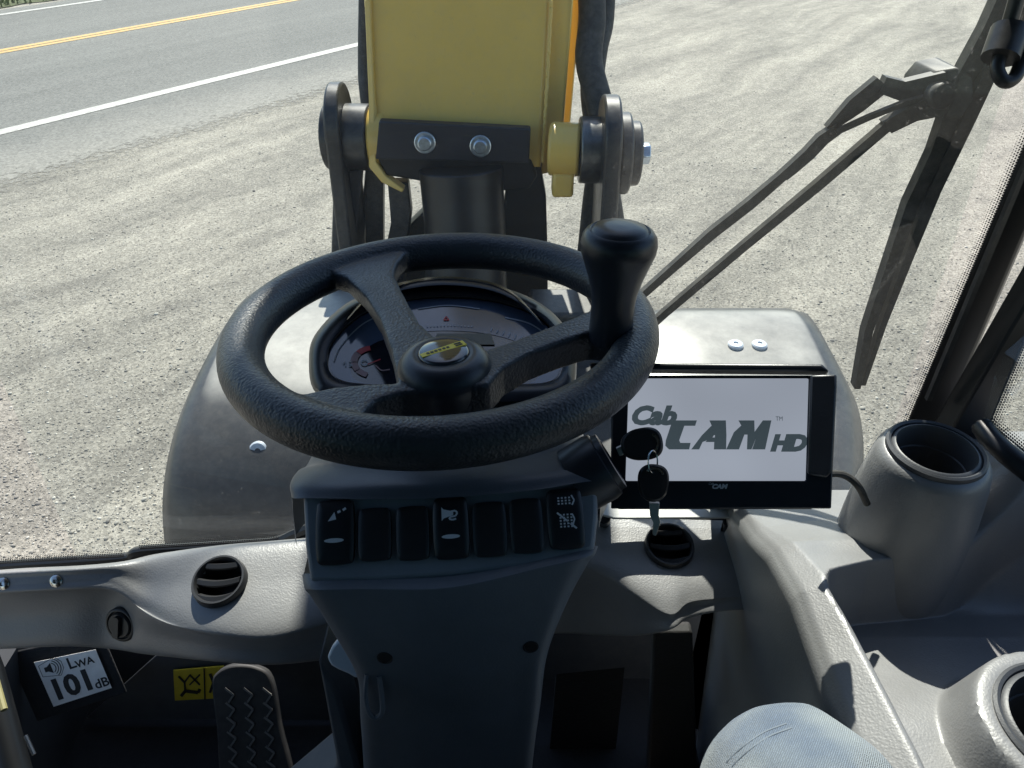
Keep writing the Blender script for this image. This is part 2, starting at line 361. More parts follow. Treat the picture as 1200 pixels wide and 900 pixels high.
e0 = float(np.dot(atz(60, 195, 0), rn))                                                                # gravel's edge of the shoulder
mb = MB(); g = 600; mb.add([(-g, -g, 0), (g, -g, 0), (g, g, 0), (-g, g, 0)], [(0, 1, 2, 3)])
gr = mb.build('ground', GRAVEL, smooth=None); gr['kind'] = 'structure'

def road_mat():
    m = bpy.data.materials.new('asphalt'); m.use_nodes = True; n = m.node_tree.nodes; L = m.node_tree.links; b = n['Principled BSDF']; b.inputs['Roughness'].default_value = .85; b.inputs['Specular IOR Level'].default_value = .3
    tc = n.new('ShaderNodeTexCoord'); uv = n.new('ShaderNodeUVMap')
    t = n.new('ShaderNodeTexNoise'); t.inputs['Scale'].default_value = 60; t.inputs['Detail'].default_value = 4; t.inputs['Roughness'].default_value = .8; L.new(tc.outputs[3], t.inputs[0])
    mp = n.new('ShaderNodeMapping'); mp.inputs['Scale'].default_value = (.06, 1.6, 1); L.new(uv.outputs[0], mp.inputs[0])
    s = n.new('ShaderNodeTexNoise'); s.inputs['Scale'].default_value = 1; s.inputs['Detail'].default_value = 5; L.new(mp.outputs[0], s.inputs[0])
    cr = n.new('ShaderNodeValToRGB'); e = cr.color_ramp.elements; e[0].position = .3; e[0].color = (.115, .117, .109, 1); e[1].position = .7; e[1].color = (.195, .195, .18, 1)
    mm = n.new('ShaderNodeMix'); mm.inputs[0].default_value = .35; L.new(s.outputs[0], mm.inputs[2]); L.new(t.outputs[0], mm.inputs[3]); L.new(mm.outputs[0], cr.inputs[0])
    # dust of the gravel yard over the shoulder (y of the map: metres from the shoulder edge)
    sp = n.new('ShaderNodeSeparateXYZ'); L.new(uv.outputs[0], sp.inputs[0])
    nd = n.new('ShaderNodeTexNoise'); nd.inputs['Scale'].default_value = 2.2; nd.inputs['Detail'].default_value = 8; nd.inputs['Roughness'].default_value = .7; L.new(tc.outputs[3], nd.inputs[0])
    ad = n.new('ShaderNodeMath'); ad.operation = 'MULTIPLY_ADD'; L.new(nd.outputs[0], ad.inputs[0]); ad.inputs[1].default_value = -1.4; L.new(sp.outputs[1], ad.inputs[2])
    mr = n.new('ShaderNodeMapRange'); mr.inputs[1].default_value = -.75; mr.inputs[2].default_value = .8; mr.inputs[3].default_value = 1.0; mr.inputs[4].default_value = 0; L.new(ad.outputs[0], mr.inputs[0])
    mx = n.new('ShaderNodeMix'); mx.data_type = 'RGBA'; L.new(mr.outputs[0], mx.inputs[0]); L.new(cr.outputs[0], mx.inputs[6]); mx.inputs[7].default_value = (.28, .268, .235, 1)
    vq = n.new('ShaderNodeTexVoronoi'); vq.inputs['Scale'].default_value = 55; L.new(tc.outputs[3], vq.inputs[0])
    vr = n.new('ShaderNodeMapRange'); vr.inputs[3].default_value = .62; vr.inputs[4].default_value = 1.38; L.new(vq.outputs[1], vr.inputs[0])
    m3 = n.new('ShaderNodeMix'); m3.data_type = 'RGBA'; m3.blend_type = 'MULTIPLY'; m3.inputs[0].default_value = .8; L.new(mx.outputs[2], m3.inputs[6]); L.new(vr.outputs[0], m3.inputs[7])
    L.new(m3.outputs[2], b.inputs['Base Color'])
    ne = n.new('ShaderNodeTexNoise'); ne.inputs['Scale'].default_value = 14; ne.inputs['Detail'].default_value = 8; ne.inputs['Roughness'].default_value = .75; L.new(tc.outputs[3], ne.inputs[0])
    ae = n.new('ShaderNodeMath'); ae.operation = 'MULTIPLY_ADD'; L.new(ne.outputs[0], ae.inputs[0]); ae.inputs[1].default_value = 1.6; L.new(sp.outputs[1], ae.inputs[2])
    al = n.new('ShaderNodeMapRange'); al.inputs[1].default_value = 1.0; al.inputs[2].default_value = 1.25; L.new(ae.outputs[0], al.inputs[0]); L.new(al.outputs[0], b.inputs['Alpha'])
    bp = n.new('ShaderNodeBump'); bp.inputs['Strength'].default_value = .3; bp.inputs['Distance'].default_value = .006; L.new(t.outputs[0], bp.inputs['Height']); L.new(bp.outputs[0], b.inputs['Normal'])
    return m
def strip(name, d0, d1, z, m, kind='structure', a0=-60, a1=200, wob=0, step=None, parent=None):
    xs = np.linspace(a0, a1, 2 if not wob else 900); L0 = []; L1 = []; uv = []
    ph = rng.random(6)*6
    for a in xs:
        k = 0
        if wob: k = wob*(sin(a*1.3+ph[0])*.4+sin(a*3.7+ph[1])*.25+sin(a*9.1+ph[2])*.15+rng.normal()*.12)
        L0.append(rd*a+rn*(d0+k)+np.array([0, 0, z])); L1.append(rd*a+rn*d1+np.array([0, 0, z]))
    b = MB().grid([L0, L1]); o = b.build(name, m, parent, smooth=None)
    ul = o.data.uv_layers.new(name='UVMap'); N = len(xs); co = [(xs[i], 0) for i in range(N)]+[(xs[i], d1-d0) for i in range(N)]
    for lp in o.data.loops: ul.data[lp.index].uv = co[lp.vertex_index]
    if parent is None: o['kind'] = kind
    return o
road = strip('road', e0-.42, f0+.45, .004, road_mat(), wob=.03)
def paint(name, c):
    m = bpy.data.materials.new(name); m.use_nodes = True; n = m.node_tree.nodes; L = m.node_tree.links; b = n['Principled BSDF']; b.inputs['Roughness'].default_value = .7
    tc = n.new('ShaderNodeTexCoord'); t = n.new('ShaderNodeTexNoise'); t.inputs['Scale'].default_value = 22; t.inputs['Detail'].default_value = 8; t.inputs['Roughness'].default_value = .8; L.new(tc.outputs[3], t.inputs[0])
    cr = n.new('ShaderNodeValToRGB'); e = cr.color_ramp.elements; e[0].position = .33; e[0].color = (.18, .175, .165, 1); e[1].position = .54; e[1].color = (*c, 1); L.new(t.outputs[0], cr.inputs[0]); L.new(cr.outputs[0], b.inputs['Base Color']); return m
WP = paint('worn_white_road_paint', (.50, .49, .45)); YP = paint('worn_yellow_road_paint', (.60, .37, .10))
strip('edge_line', w0-.08, w0+.08, .008, WP, parent=road)
strip('edge_line', f0-.06, f0+.06, .008, WP, parent=road)
strip('centre_line', y0-.125, y0-.014, .008, YP, parent=road); strip('centre_line', y0+.014, y0+.125, .008, YP, parent=road)

GRASS = mat('grass', (.075, .115, .025), .8, var=.4, vscale=3)
gv = strip('verge', f0+.55, f0+40, .012, mat('verge_soil', (.07, .085, .03), .95, var=.4, vscale=2), wob=.2)
vs = []; fs = []
for i in range(9000):
    a = rng.uniform(2, 26); d = f0+.6+abs(rng.normal())*2.2; p = rd*a+rn*d; h = rng.uniform(.06, .22); q = rng.uniform(0, pi); w = .012
    dx, dy = cos(q)*w, sin(q)*w; lx, ly = rng.normal(size=2)*.05; k = len(vs)
    vs += [(p[0]-dx, p[1]-dy, .012), (p[0]+dx, p[1]+dy, .012), (p[0]+lx, p[1]+ly, h)]; fs.append((k, k+1, k+2))
gs = MB().add(vs, fs).build('grass', GRASS, smooth=None); gs['kind'] = 'stuff'

# loose stones
ico_v = np.array([(0, 0, 1), (.89, 0, .45), (.28, .85, .45), (-.72, .53, .45), (-.72, -.53, .45), (.28, -.85, .45), (.72, .53, -.45), (-.28, .85, -.45), (-.89, 0, -.45), (-.28, -.85, -.45), (.72, -.53, -.45), (0, 0, -1)])
ico_f = np.array([(0, 1, 2), (0, 2, 3), (0, 3, 4), (0, 4, 5), (0, 5, 1), (1, 6, 2), (2, 7, 3), (3, 8, 4), (4, 9, 5), (5, 10, 1), (6, 7, 2), (7, 8, 3), (8, 9, 4), (9, 10, 5), (10, 6, 1)])
N = 60000
uu = rng.uniform(-120, 1320, N); vv = 20+640*rng.random(N)**.8
px = np.array([atz(a, b, 0) for a, b in zip(uu, vv)]); off = px@rn
keep = (off < e0+.25*rng.random(N)) | ((off < w0+1.2) & (rng.random(N) < .22)); px = px[keep]; N = len(px)
siz = np.exp(rng.normal(size=N)*.4)*.0036; siz = np.clip(siz, .0015, .014)
sc = siz[:, None]*rng.uniform(.6, 1.3, (N, 3)); sc[:, 2] *= .55
ang = rng.uniform(0, 2*pi, N); ca, sa = np.cos(ang), np.sin(ang)
V = ico_v[None]*sc[:, None]*rng.uniform(.8, 1.15, (N, 12, 1)); X = V[..., 0]*ca[:, None]-V[..., 1]*sa[:, None]; Y = V[..., 0]*sa[:, None]+V[..., 1]*ca[:, None]
V = np.stack([X, Y, V[..., 2]], -1)+px[:, None]; V[..., 2] += sc[:, 2:3]*.2
F = (ico_f[None]+12*np.arange(N)[:, None, None]).reshape(-1, 3)
me = bpy.data.meshes.new('gravel_stones'); me.vertices.add(N*12); me.vertices.foreach_set('co', V.reshape(-1).astype(np.float32))
me.loops.add(F.size); me.loops.foreach_set('vertex_index', F.reshape(-1).astype(np.int32)); me.polygons.add(len(F)); me.polygons.foreach_set('loop_start', np.arange(len(F), dtype=np.int32)*3); me.update(calc_edges=True)
def stone_mat():
    m = bpy.data.materials.new('stones'); m.use_nodes = True; n = m.node_tree.nodes; L = m.node_tree.links; b = n['Principled BSDF']; b.inputs['Roughness'].default_value = .85
    gi = n.new('ShaderNodeNewGeometry'); cr = n.new('ShaderNodeValToRGB'); e = cr.color_ramp.elements; e[0].color = (.15, .143, .13, 1); e[1].color = (.50, .48, .42, 1); k = e.new(.7); k.color = (.28, .268, .232, 1)
    L.new(gi.outputs['Random Per Island'], cr.inputs[0]); L.new(cr.outputs[0], b.inputs['Base Color']); return m
me.materials.append(stone_mat()); st = bpy.data.objects.new('gravel_stones', me); COL.objects.link(st); st['kind'] = 'stuff'
# ------------------------------------------------------------------ THE WHEEL LOADER
LD = thing('wheel_loader', 'compact wheel loader seen from its driver seat, grey cab interior and raised pale yellow boom', 'wheel loader', (-.05, .6, 0))

# ---- steering wheel
WC = np.array([-.066, .610, 1.781]); WN = nrm([sin(-.021), -sin(-.049), cos(-.049)]); WR = .181; WT = .0205
WF = frame(WC, (1, 0, 0), WN); e1 = np.array(WF.col[0][:3]); e2 = np.array(WF.col[1][:3])
mb = MB()
mb.tube([WC+WR*(cos(t)*e1+sin(t)*e2) for t in np.linspace(0, 2*pi, 96, endpoint=False)], WT, 20, closed=True)
TOPO = .012
def spoke(poly, top, th):
    p = []
    for q in poly:
        a = atp(q[0], q[1], WC+WN*top, WN)
        if len(q) > 2: d = a-(WC+WN*top); a = WC+WN*top+nrm(d)*(WR+.006)
        p.append(a)
    mb.prism(p, -WN*th)
spoke([(380, 314, 1), (406, 324), (428, 345), (445, 372), (458, 408), (466, 446), (500, 455), (545, 440), (535, 405), (512, 396), (492, 378), (476, 350), (462, 322), (462, 316), (466, 306), (492, 300, 1), (455, 300, 1), (415, 306, 1)], .011, .021)
spoke([(560, 412), (600, 399), (645, 382), (692, 362), (718, 345, 1), (735, 366, 1), (742, 396, 1), (712, 392), (690, 389), (655, 400), (620, 413), (590, 430), (572, 450), (530, 455), (530, 420)], .012, .030)
spoke([(305, 438, 1), (345, 463), (385, 454), (430, 449), (468, 448), (530, 420), (585, 432), (570, 448), (520, 456), (470, 459), (440, 468), (424, 484), (436, 497), (480, 520, 1), (420, 515, 1), (350, 490, 1)], .011, .026)
HC = atp(521, 428, WC+WN*.012, WN); mb.lathe(HC-WN*.045, WN, [(.0, 0), (.034, 0), (.038, .02), (.034, .036), (0, .038)], 32)
SW = mb.build('steering_wheel', WHEEL, LD, remesh=.0019, sm=14, smooth=180)
HC = atp(521, 428, WC+WN*.012, WN)
MB().lathe(HC-WN*.012, WN, [(.0, -.01), (.0385, -.01), (.040, .0), (.0402, .007), (.0385, .0145), (.0345, .0205), (.029, .0235), (.0225, .0248), (.0215, .0238), (0, .0238)], 56).build('hub', SMOOTHB, SW, smooth=60)
EF = frame(HC+WN*.0105, (1, 0, 0), WN)
em = MB(); em.lathe(HC+WN*.0116, WN, [(.0211, 0), (.0208, .0018), (.019, .0028), (.012, .0035), (0, .0037)], 48)
EM = em.build('emblem', EMBG, SW, smooth=60)
yb = MB(); b0 = np.array([-.0172, -.0095]); b1 = np.array([.0168, .0110]); dd = nrm(b1-b0); nn = np.array([-dd[1], dd[0]])*.0034
flat(yb, EF, [b0+nn*.8, b0-nn*.8, b1-nn*1.2, b1+nn*1.2], .0008, 0, .0040)
TF = EF @ Matrix.Translation((b0[0]+dd[0]*.002-nn[0]*.55, b0[1]+dd[1]*.002-nn[1]*.55, .0049)) @ Matrix.Rotation(atan2(dd[1], dd[0]), 4, 'Z')
for i in range(6):
    q = b0+dd*(.005+.0036*i); flat(yb, EF, [q+nn*.35, q-nn*.35, q-nn*.35+dd*.0022, q+nn*.35+dd*.0022], .0003, 1, .0049)
for r in (0, 1):
    q = b1-dd*.009; flat(yb, EF, [q+nn*(.7-r*.9), q+nn*(.7-r*.9)+dd*.006, q+nn*(.2-r*.9)+dd*.006, q+nn*(.2-r*.9)], .0003, 1, .0049)
yb.build('emblem_bar', [YEL2, INK], SW, smooth=None)
# spinner knob
KB = atp(716, 383, WC+WN*.016, WN); kn = MB()
prof = [(0, -.012), (.021, -.012), (.021, .0), (.0205, .014), (.0205, .022), (.022, .033), (.026, .047), (.031, .060), (.0345, .069), (.0352, .075), (.034, .081), (.0305, .0855), (.0275, .0868), (.0262, .0858), (.0252, .0862), (.0235, .0885), (.012, .0902), (0, .0905)]
kn.lathe(KB, nrm(WN+e1*.035), [(r*.91, h*1.04) for r, h in prof], 56)
kn.build('spinner_knob', SMOOTHB, SW, smooth=50)

# ---- instrument cluster
GN = nrm(np.array([0, -.25, 1.0])); GC = at(520, 402, .80)
GF = frame(GC, (1, .0, 0), GN)
def gp(u, v, h=0.0): return atp(u, v, GC+GN*h, GN)
face_o = catmull([(384, 418), (394, 395), (425, 368), (475, 352), (528, 348), (585, 354), (632, 372), (655, 400), (660, 425), (648, 446), (600, 450), (520, 450), (430, 450), (392, 442)], 84, True)
outer = catmull([(362, 420), (372, 388), (412, 352), (470, 337), (528, 333), (592, 338), (640, 360), (668, 392), (676, 425), (664, 466), (600, 474), (520, 474), (430, 472), (372, 462)], 84, True)
rows = [[gp(u, v, .004) for u, v in face_o], [gp(u, v, .010) for u, v in face_o*.94+outer*.06], [gp(u, v, .013) for u, v in face_o*.6+outer*.4], [gp(u, v, .008) for u, v in outer*.85+face_o*.15], [gp(u, v, -.006) for u, v in outer], [gp(u, v, -.045) for u, v in (outer-[520, 405])*.97+[520, 405]], [gp(u, v, -.10) for u, v in (outer-[520, 420])*.8+[520, 420]]]
CL = MB().grid(rows, wrap=True).build('instrument_cluster', SMOOTHB, LD, smooth=60)
f = MB(); pts = [gp(u, v, .005) for u, v in face_o]; c = np.mean(pts, 0); f.add([c]+pts, [(0, i+1, (i+1) % len(pts)+1) for i in range(len(pts))])
f.build('dial_face', GAUGE, CL, smooth=30)
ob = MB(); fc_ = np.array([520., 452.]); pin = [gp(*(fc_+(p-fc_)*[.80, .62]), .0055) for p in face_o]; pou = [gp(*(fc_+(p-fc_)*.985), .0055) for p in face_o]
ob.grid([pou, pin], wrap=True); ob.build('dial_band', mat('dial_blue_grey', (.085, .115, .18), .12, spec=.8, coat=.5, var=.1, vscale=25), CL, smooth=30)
pr = MB()
def gpoly(px, m, h=.0062): pr.prism([gp(u, v, h) for u, v in px], GN*.0003, m)
def gline(px, w, m, h=.0062):
    px = np.asarray(px, float)
    for a, b in zip(px[:-1], px[1:]):
        n_ = np.array([-(b-a)[1], (b-a)[0]]); n_ = n_/np.linalg.norm(n_)*w/2; gpoly([a+n_, a-n_, b-n_, b+n_], m, h)
gline(catmull([(391, 424), (400, 405), (425, 380), (455, 366)], 24), 1.3, 0)
gline(catmull([(592, 372), (622, 380), (645, 398), (652, 420)], 24), 1.3, 0)
gline(catmull([(490, 362), (525, 358), (562, 362)], 16), 1.0, 0)
for a0, a1, m_ in ((100, 140, 2), (143, 180, 1), (183, 215, 1), (218, 250, 1)):
    q0 = np.radians(np.linspace(a0, a1, 9)); cc = np.array([438, 424])
    gpoly([(cc[0]+27*cos(t), cc[1]-19*sin(t)) for t in q0]+[(cc[0]+19*cos(t), cc[1]-13.5*sin(t)) for t in q0[::-1]], m_)
for k in range(10): t0, t1 = k*pi/5, (k+1)*pi/5; gline([(427+4*cos(t0), 425-3*sin(t0)), (427+4*cos(t1), 425-3*sin(t1))], 1.1, 0)
gline([(431, 427), (446, 421)], 1.2, 2); gline(catmull([(440, 428), (447, 434), (457, 433)], 8), 1.2, 1)
gline([(402, 427), (405, 424)], 1.2, 0); gline([(405, 424), (405, 430)], 1.2, 0); gline([(409, 424), (413, 424)], 1.2, 0); gline([(409, 427), (413, 428)], 1.2, 0); gline([(413, 428), (409, 430)], 1.2, 0)
gline([(520, 375), (523, 371)], 1.3, 2); gline([(523, 371), (526, 375)], 1.3, 2); gline([(520, 375), (526, 375)], 1.3, 2)
for k in range(14): u = 500+4*k; gline([(u, 381.5-abs(u-528)*-.05), (u+1.5, 381.5-abs(u-528)*-.05)], 1.0, 0)
gpoly([(512, 391), (575, 391), (580, 404), (508, 404)], 3)
for k in range(6): gline([(575+7*k, 388+2.2*k), (577+7*k, 384+2*k)], 1, 0)
pr.build('dial_print', [GWHITE, PINK, RED, LCD], CL, smooth=None, kind='stuff')
# hood arch
ho = catmull([(408, 372), (430, 350), (470, 334), (518, 327), (570, 332), (606, 348), (630, 372)], 48)
hi = catmull([(402, 380), (428, 357), (470, 341), (518, 335), (570, 340), (610, 356), (640, 382)], 48)
MB().grid([[gp(u, v, .020) for u, v in ho], [gp(u, v+1, .0225) for u, v in ho*.7+hi*.3], [gp(u, v+3, .0215) for u, v in ho*.5+hi*.5], [gp(u, v, .005) for u, v in hi], [gp(u, v-3, .0) for u, v in ho], [gp(u, v, .020) for u, v in ho]]).build('hood', mat('hood_plastic', (.014, .015, .019), .25, grain=(800, .05)), CL, smooth=50)

# ---- steering column
def Zr(row): return [at(u, v, z) for u, v, z in row]
sh = loft([
    Zr([(348, 640, .70), (343, 590, .655), (352, 584, .628), (440, 585, .622), (525, 583, .620), (620, 575, .620), (692, 564, .624), (704, 568, .65), (702, 620, .70)]),
    Zr([(346, 630, .71), (342, 572, .67), (350, 568, .640), (440, 566, .630), (525, 564, .628), (620, 556, .630), (690, 546, .638), (704, 552, .67), (704, 610, .71)]),
    Zr([(352, 620, .73), (346, 562, .69), (364, 548, .668), (440, 545, .658), (525, 543, .655), (620, 534, .660), (682, 525, .668), (702, 542, .69), (708, 600, .73)]),
    Zr([(360, 610, .76), (356, 556, .72), (374, 538, .705), (440, 530, .70), (525, 526, .70), (620, 518, .70), (674, 514, .705), (698, 535, .73), (712, 590, .76)]),
    Zr([(370, 600, .80), (368, 540, .78), (384, 500, .775), (440, 485, .78), (525, 478, .79), (620, 476, .79), (664, 492, .78), (690, 520, .79), (712, 580, .80)]),
    Zr([(380, 560, .84), (380, 500, .84), (394, 470, .84), (440, 455, .84), (525, 450, .84), (620, 452, .84), (652, 470, .84), (680, 505, .84), (700, 560, .84)]),
], 90, 60)
COLU = None
# lower column: tapered housing
ring = []
def colrow(L, M_, R, zf, zb, vb):
    """front edge from L to R in the photo; sides run back to depth zb"""
    return Zr([(L[0]+14, L[1]-vb, zb), (L[0], L[1]-4, zf+.03), (L[0]+3, L[1], zf), ((L[0]*2+M_[0])/3, (L[1]*2+M_[1])/3, zf-.004), (M_[0], M_[1], zf-.006), ((R[0]*2+M_[0])/3, (R[1]*2+M_[1])/3, zf-.004), (R[0]-3, R[1], zf), (R[0], R[1]-4, zf+.03), (R[0]-10, R[1]-vb, zb)])
low = loft([
    colrow((357, 672), (528, 672), (698, 640), .622, .74, 60), colrow((360, 688), (528, 686), (694, 650), .612, .74, 60), colrow((367, 697), (528, 694), (686, 660), .611, .74, 60), colrow((392, 738), (530, 735), (662, 706), .622, .76, 60),
    colrow((420, 790), (530, 790), (640, 765), .645, .78, 60), colrow((424, 840), (530, 842), (632, 825), .675, .81, 50), colrow((428, 910), (525, 915), (622, 905), .715, .85, 40), colrow((432, 1050), (525, 1050), (612, 1050), .80, .94, 40)], 80, 56)
COLU = MB().grid(low).build('steering_column', COLM, LD, smooth=60)
MB().grid(sh).build('column_shroud', SHRD, COLU, smooth=60)
# switch panel
PA, PB, PCc = at(362, 600, .628), at(694, 580, .628), at(528, 672, .612)
pn = nrm(np.cross(PB-PA, PCc-PA)); pn = pn if np.dot(pn, C0-PA) > 0 else -pn
def pp(u, v, h=0.0): return atp(u, v, PA+pn*h, pn)
out_ = catmull([(354, 584), (440, 586), (528, 584), (620, 576), (699, 562), (701, 600), (698, 644), (620, 663), (528, 674), (440, 679), (364, 680), (356, 640)], 12, True)
out_ = [(354, 574), (440, 577), (528, 575), (620, 567), (699, 552), (701, 600), (697, 645), (620, 664), (528, 675), (440, 681), (363, 682), (357, 640)]
pbk = MB().prism([pp(u, v) for u, v in out_], -pn*.03)
PAN = pbk.build('switch_panel', mat('panel_plastic', (.20, .228, .265), .45, grain=(700, .12), var=.08, vscale=12), COLU, bevel=.004, seg=3)
edge_dir = nrm(pp(684, 600)-pp(372, 620))
# rocker switches
sizes = [((394, 624), 44, 71, 'work'), ((440, 626.5), 38, 58, None), ((484.5, 625), 38, 59, None), ((529, 619), 41, 68, 'horn'), ((574, 620.5), 39, 60, None), ((617, 616.5), 38, 60, None), ((662.5, 608.5), 42, 66, 'regen')]
k_ = .626/FPX
for (u, v), w, h, icon in sizes:
    o3 = pp(u, v, .0); M = frame(o3, edge_dir, pn); mb = MB(); hw, hh = w*k_/2, h*k_/2*1.02
    n1, n2 = 22, 30; top = .0078 if icon else .0058
    def zs(x, y):
        X, Y = x/hw, y/hh
        if icon: base = top*(1-.22*Y*Y+.10*Y)
        else: base = top*(1-.06*Y*Y)
        e = max(abs(X)**5, abs(Y)**7); return base-(top*.28)*e
    # outline: barrel shaped rocker
    A = []
    for i in range(n2+1):
        Y = -1+2*i/n2; bul = 1-.10*(abs(Y)**3) + (0.0)
        cor = sqrt(max(0, 1-max(0, (abs(Y)-.86)/.14)**2)) if abs(Y) > .86 else 1
        rowp = []
        for j in range(n1+1):
            X = -1+2*j/n1; x = X*hw*bul*(.86+.14*cor); y = Y*hh-(0.03*hh*(1-X*X) if Y < 0 else -.03*hh*(1-X*X)); rowp.append((x, y, zs(X*hw, Y*hh)))
        A.append(rowp)
    A = np.array(A); Wd = [[M @ Vector(p) for p in r] for r in A]; mb.grid([[tuple(p) for p in r] for r in Wd])
    rim = [A[0, j] for j in range(n1+1)]+[A[i, n1] for i in range(1, n2+1)]+[A[n2, j] for j in range(n1-1, -1, -1)]+[A[i, 0] for i in range(n2-1, 0, -1)]
    mb.grid([[tuple(M @ Vector(p)) for p in rim], [tuple(M @ Vector((p[0]*1.03, p[1]*1.01, -.002))) for p in rim]], wrap=True)
    def ic(poly, m=1): 
        q = [np.array(M @ Vector((x*hw, y*hh, zs(x*hw, y*hh)+.00025))) for x, y in poly]; mb.add(q, [tuple(range(len(q)))], m)
    def icl(pts, wd=.07, m=1):
        for a, b in zip(pts[:-1], pts[1:]):
            a = np.array(a); b = np.array(b); d = b-a; n_ = np.array([-d[1]*hh, d[0]*hw]); n_ /= np.linalg.norm(n_); n_ = n_*wd*hw/2; n_ = n_/np.array([hw, hh]); ic([a-n_, b-n_, b+n_, a+n_], m)
    def lens(y0, m=1): ic([(.52*cos(t), y0+.07*sin(t)) for t in np.linspace(0, 2*pi, 20, endpoint=False)], m)
    if icon == 'work':
        ic([(-.32, .33), (.12, .38), (.02, .62)]); icl([(.18, .60), (.34, .64)], .13); icl([(.46, .66), (.62, .72)], .13); lens(-.28)
    if icon == 'horn':
        ic([(-.48, .22), (-.36, .30), (.18, .40), (.18, .52), (-.36, .60), (-.48, .68)]); icl([(.05, .52), (.30, .54), (.42, .46), (.30, .36), (.0, .34), (-.05, .27), (.15, .24), (.34, .27)], .10); lens(-.30)
    if icon == 'regen':
        for r in range(3):
            for c_ in range(4): icl([(-.38+.2*c_, .70-.10*r), (-.28+.2*c_, .70-.10*r)], .09)
        icl([(.40, .78), (.54, .60), (.40, .44)], .08)
        for r in range(5):
            for c_ in range(4): icl([(-.34+.2*c_, .12-.10*r), (-.24+.2*c_, .12-.10*r)], .09)
        icl([(-.46, .20), (.56, -.36)], .10); icl([(.36, .14), (.48, -.04), (.36, -.24)], .08)
    so_ = mb.build('rocker_switch', [SWITCH if icon else BLANK, WHITE], PAN.parent, smooth=40)
    if not icon: so_['label'] = 'blank black switch cover'
def hit(o, u, v):
    d = Vector(ray(u, v)).normalized(); M = ORG[o].inverted(); ok, loc, nn_, i_ = o.ray_cast(M @ Vector(C0), d)
    if nn_.dot(d) > 0: nn_ = -nn_
    return np.array(ORG[o] @ loc), np.array(nn_)
bpy.context.view_layer.update()
for u, v in ((451, 771), (622, 758)):
    q, n_ = hit(COLU, u, v); mb = MB(); mb.lathe(q, n_, [(.0068, -.001), (.0066, .0006), (.0056, .0008), (.0052, .0003), (0, .0003)], 20); mb.build('screw_recess', INK, COLU, smooth=50)
# slot handle and tilt lever
hp = [at(430, 790, .642), at(428, 815, .645), at(432, 834, .650), at(440, 841, .653), at(448, 834, .650), at(447, 812, .645), at(444, 792, .642)]
MB().tube(catmull(hp, 40), .0022, 8).build('slot_rim', COLM, COLU)
lv = MB(); lvp = [at(u, v, .665) for u, v in ((382, 771), (388, 758), (400, 746), (412, 768), (424, 790), (418, 797), (408, 791), (396, 786), (387, 781))]
lv.prism(lvp, np.array([.004, .016, -.006])); lv.build('tilt_lever', mat('pale_lever_plastic', (.55, .62, .70), .45), COLU, bevel=.003, seg=3)
# ignition lock housing
K0 = at(688, 556, .655); K1 = at(722, 536, .652); ka = nrm(K1-K0)
il = MB().lathe(K0-ka*.012, ka, [(.0, 0), (.030, 0), (.0305, .024), (.029, .030), (.0265, .031), (.026, .036), (.019, .0365), (.018, .030), (0, .030)], 40)
il.build('ignition_lock', SMOOTHB, COLU, smooth=50)

# ---- dashboard (moulded shelf below the windscreen)
us = [-90, 0, 80, 130, 165, 200, 260, 320, 390, 460, 560, 650, 700, 745, 785, 808, 850, 892]
def DR(vv, mode, vals):
    out = []
    for u, v, q in zip(us, vv, vals): out.append(aty(u, v, q) if mode == 'y' else atz(u, v, q))
    return out
n_ = len(us)
v0 = [678, 670, 666, 661, 653, 648, 643, 638, 630, 616, 600, 598, 596, 594, 592, 590, 588, 586]
vt = [694, 690, 686, 684, 700, 720, 738, 740, 720, 700, 680, 652, 662, 690, 712, 698, 693, 691]
vbm = [764, 760, 757, 760, 766, 770, 776, 779, 772, 762, 752, 742, 744, 745, 738, 724, 716, 714]
zt0 = [1.455]*n_; zt1 = [1.440]*4+[1.435, 1.430, 1.428, 1.428, 1.43, 1.43, 1.44, 1.445, 1.44, 1.435, 1.43, 1.432, 1.435, 1.435]
R0 = DR(v0, 'z', zt0); R1 = DR(vt, 'z', zt1)
def mixr(a, b, t, up=0): return [p*(1-t)+q*t+np.array([0, 0, up]) for p, q in zip(a, b)]
yb_ = [p[1]-.016 for p in R1]
R2 = DR(vbm, 'y', yb_)
back = [p+np.array([0, .022, -.02]) for p in R0]
under = [p+np.array([0, .03, -.012]) for p in R2]; under2 = [p+np.array([0, .055, -.005]) for p in R2]
lipd = [np.array([0, -.004, -.0035]) for p in R1]
rowsD = [back, R0, mixr(R0, R1, .5, .002), mixr(R0, R1, .86, .002), [p+d for p, d in zip(R1, lipd)], mixr([p+d for p, d in zip(R1, lipd)], R2, .16), mixr(R1, R2, .55), R2, under, under2]
# hollow left of the vent
for i in (5, 6):
    for j in (0, 1, 2, 3): rowsD[i][j] = rowsD[i][j]+np.array([0, .013, 0])
for i in (1, 2, 3, 4):
    for j, dz_ in ((3, -.004), (4, -.013), (5, -.006), (6, .004), (7, .003)): rowsD[i][j] = rowsD[i][j]+np.array([0, 0, dz_*(.5 if i == 1 else 1)])
DB = MB().grid(loft(rowsD, 120, 70)).build('dashboard', DASH, LD, smooth=80)

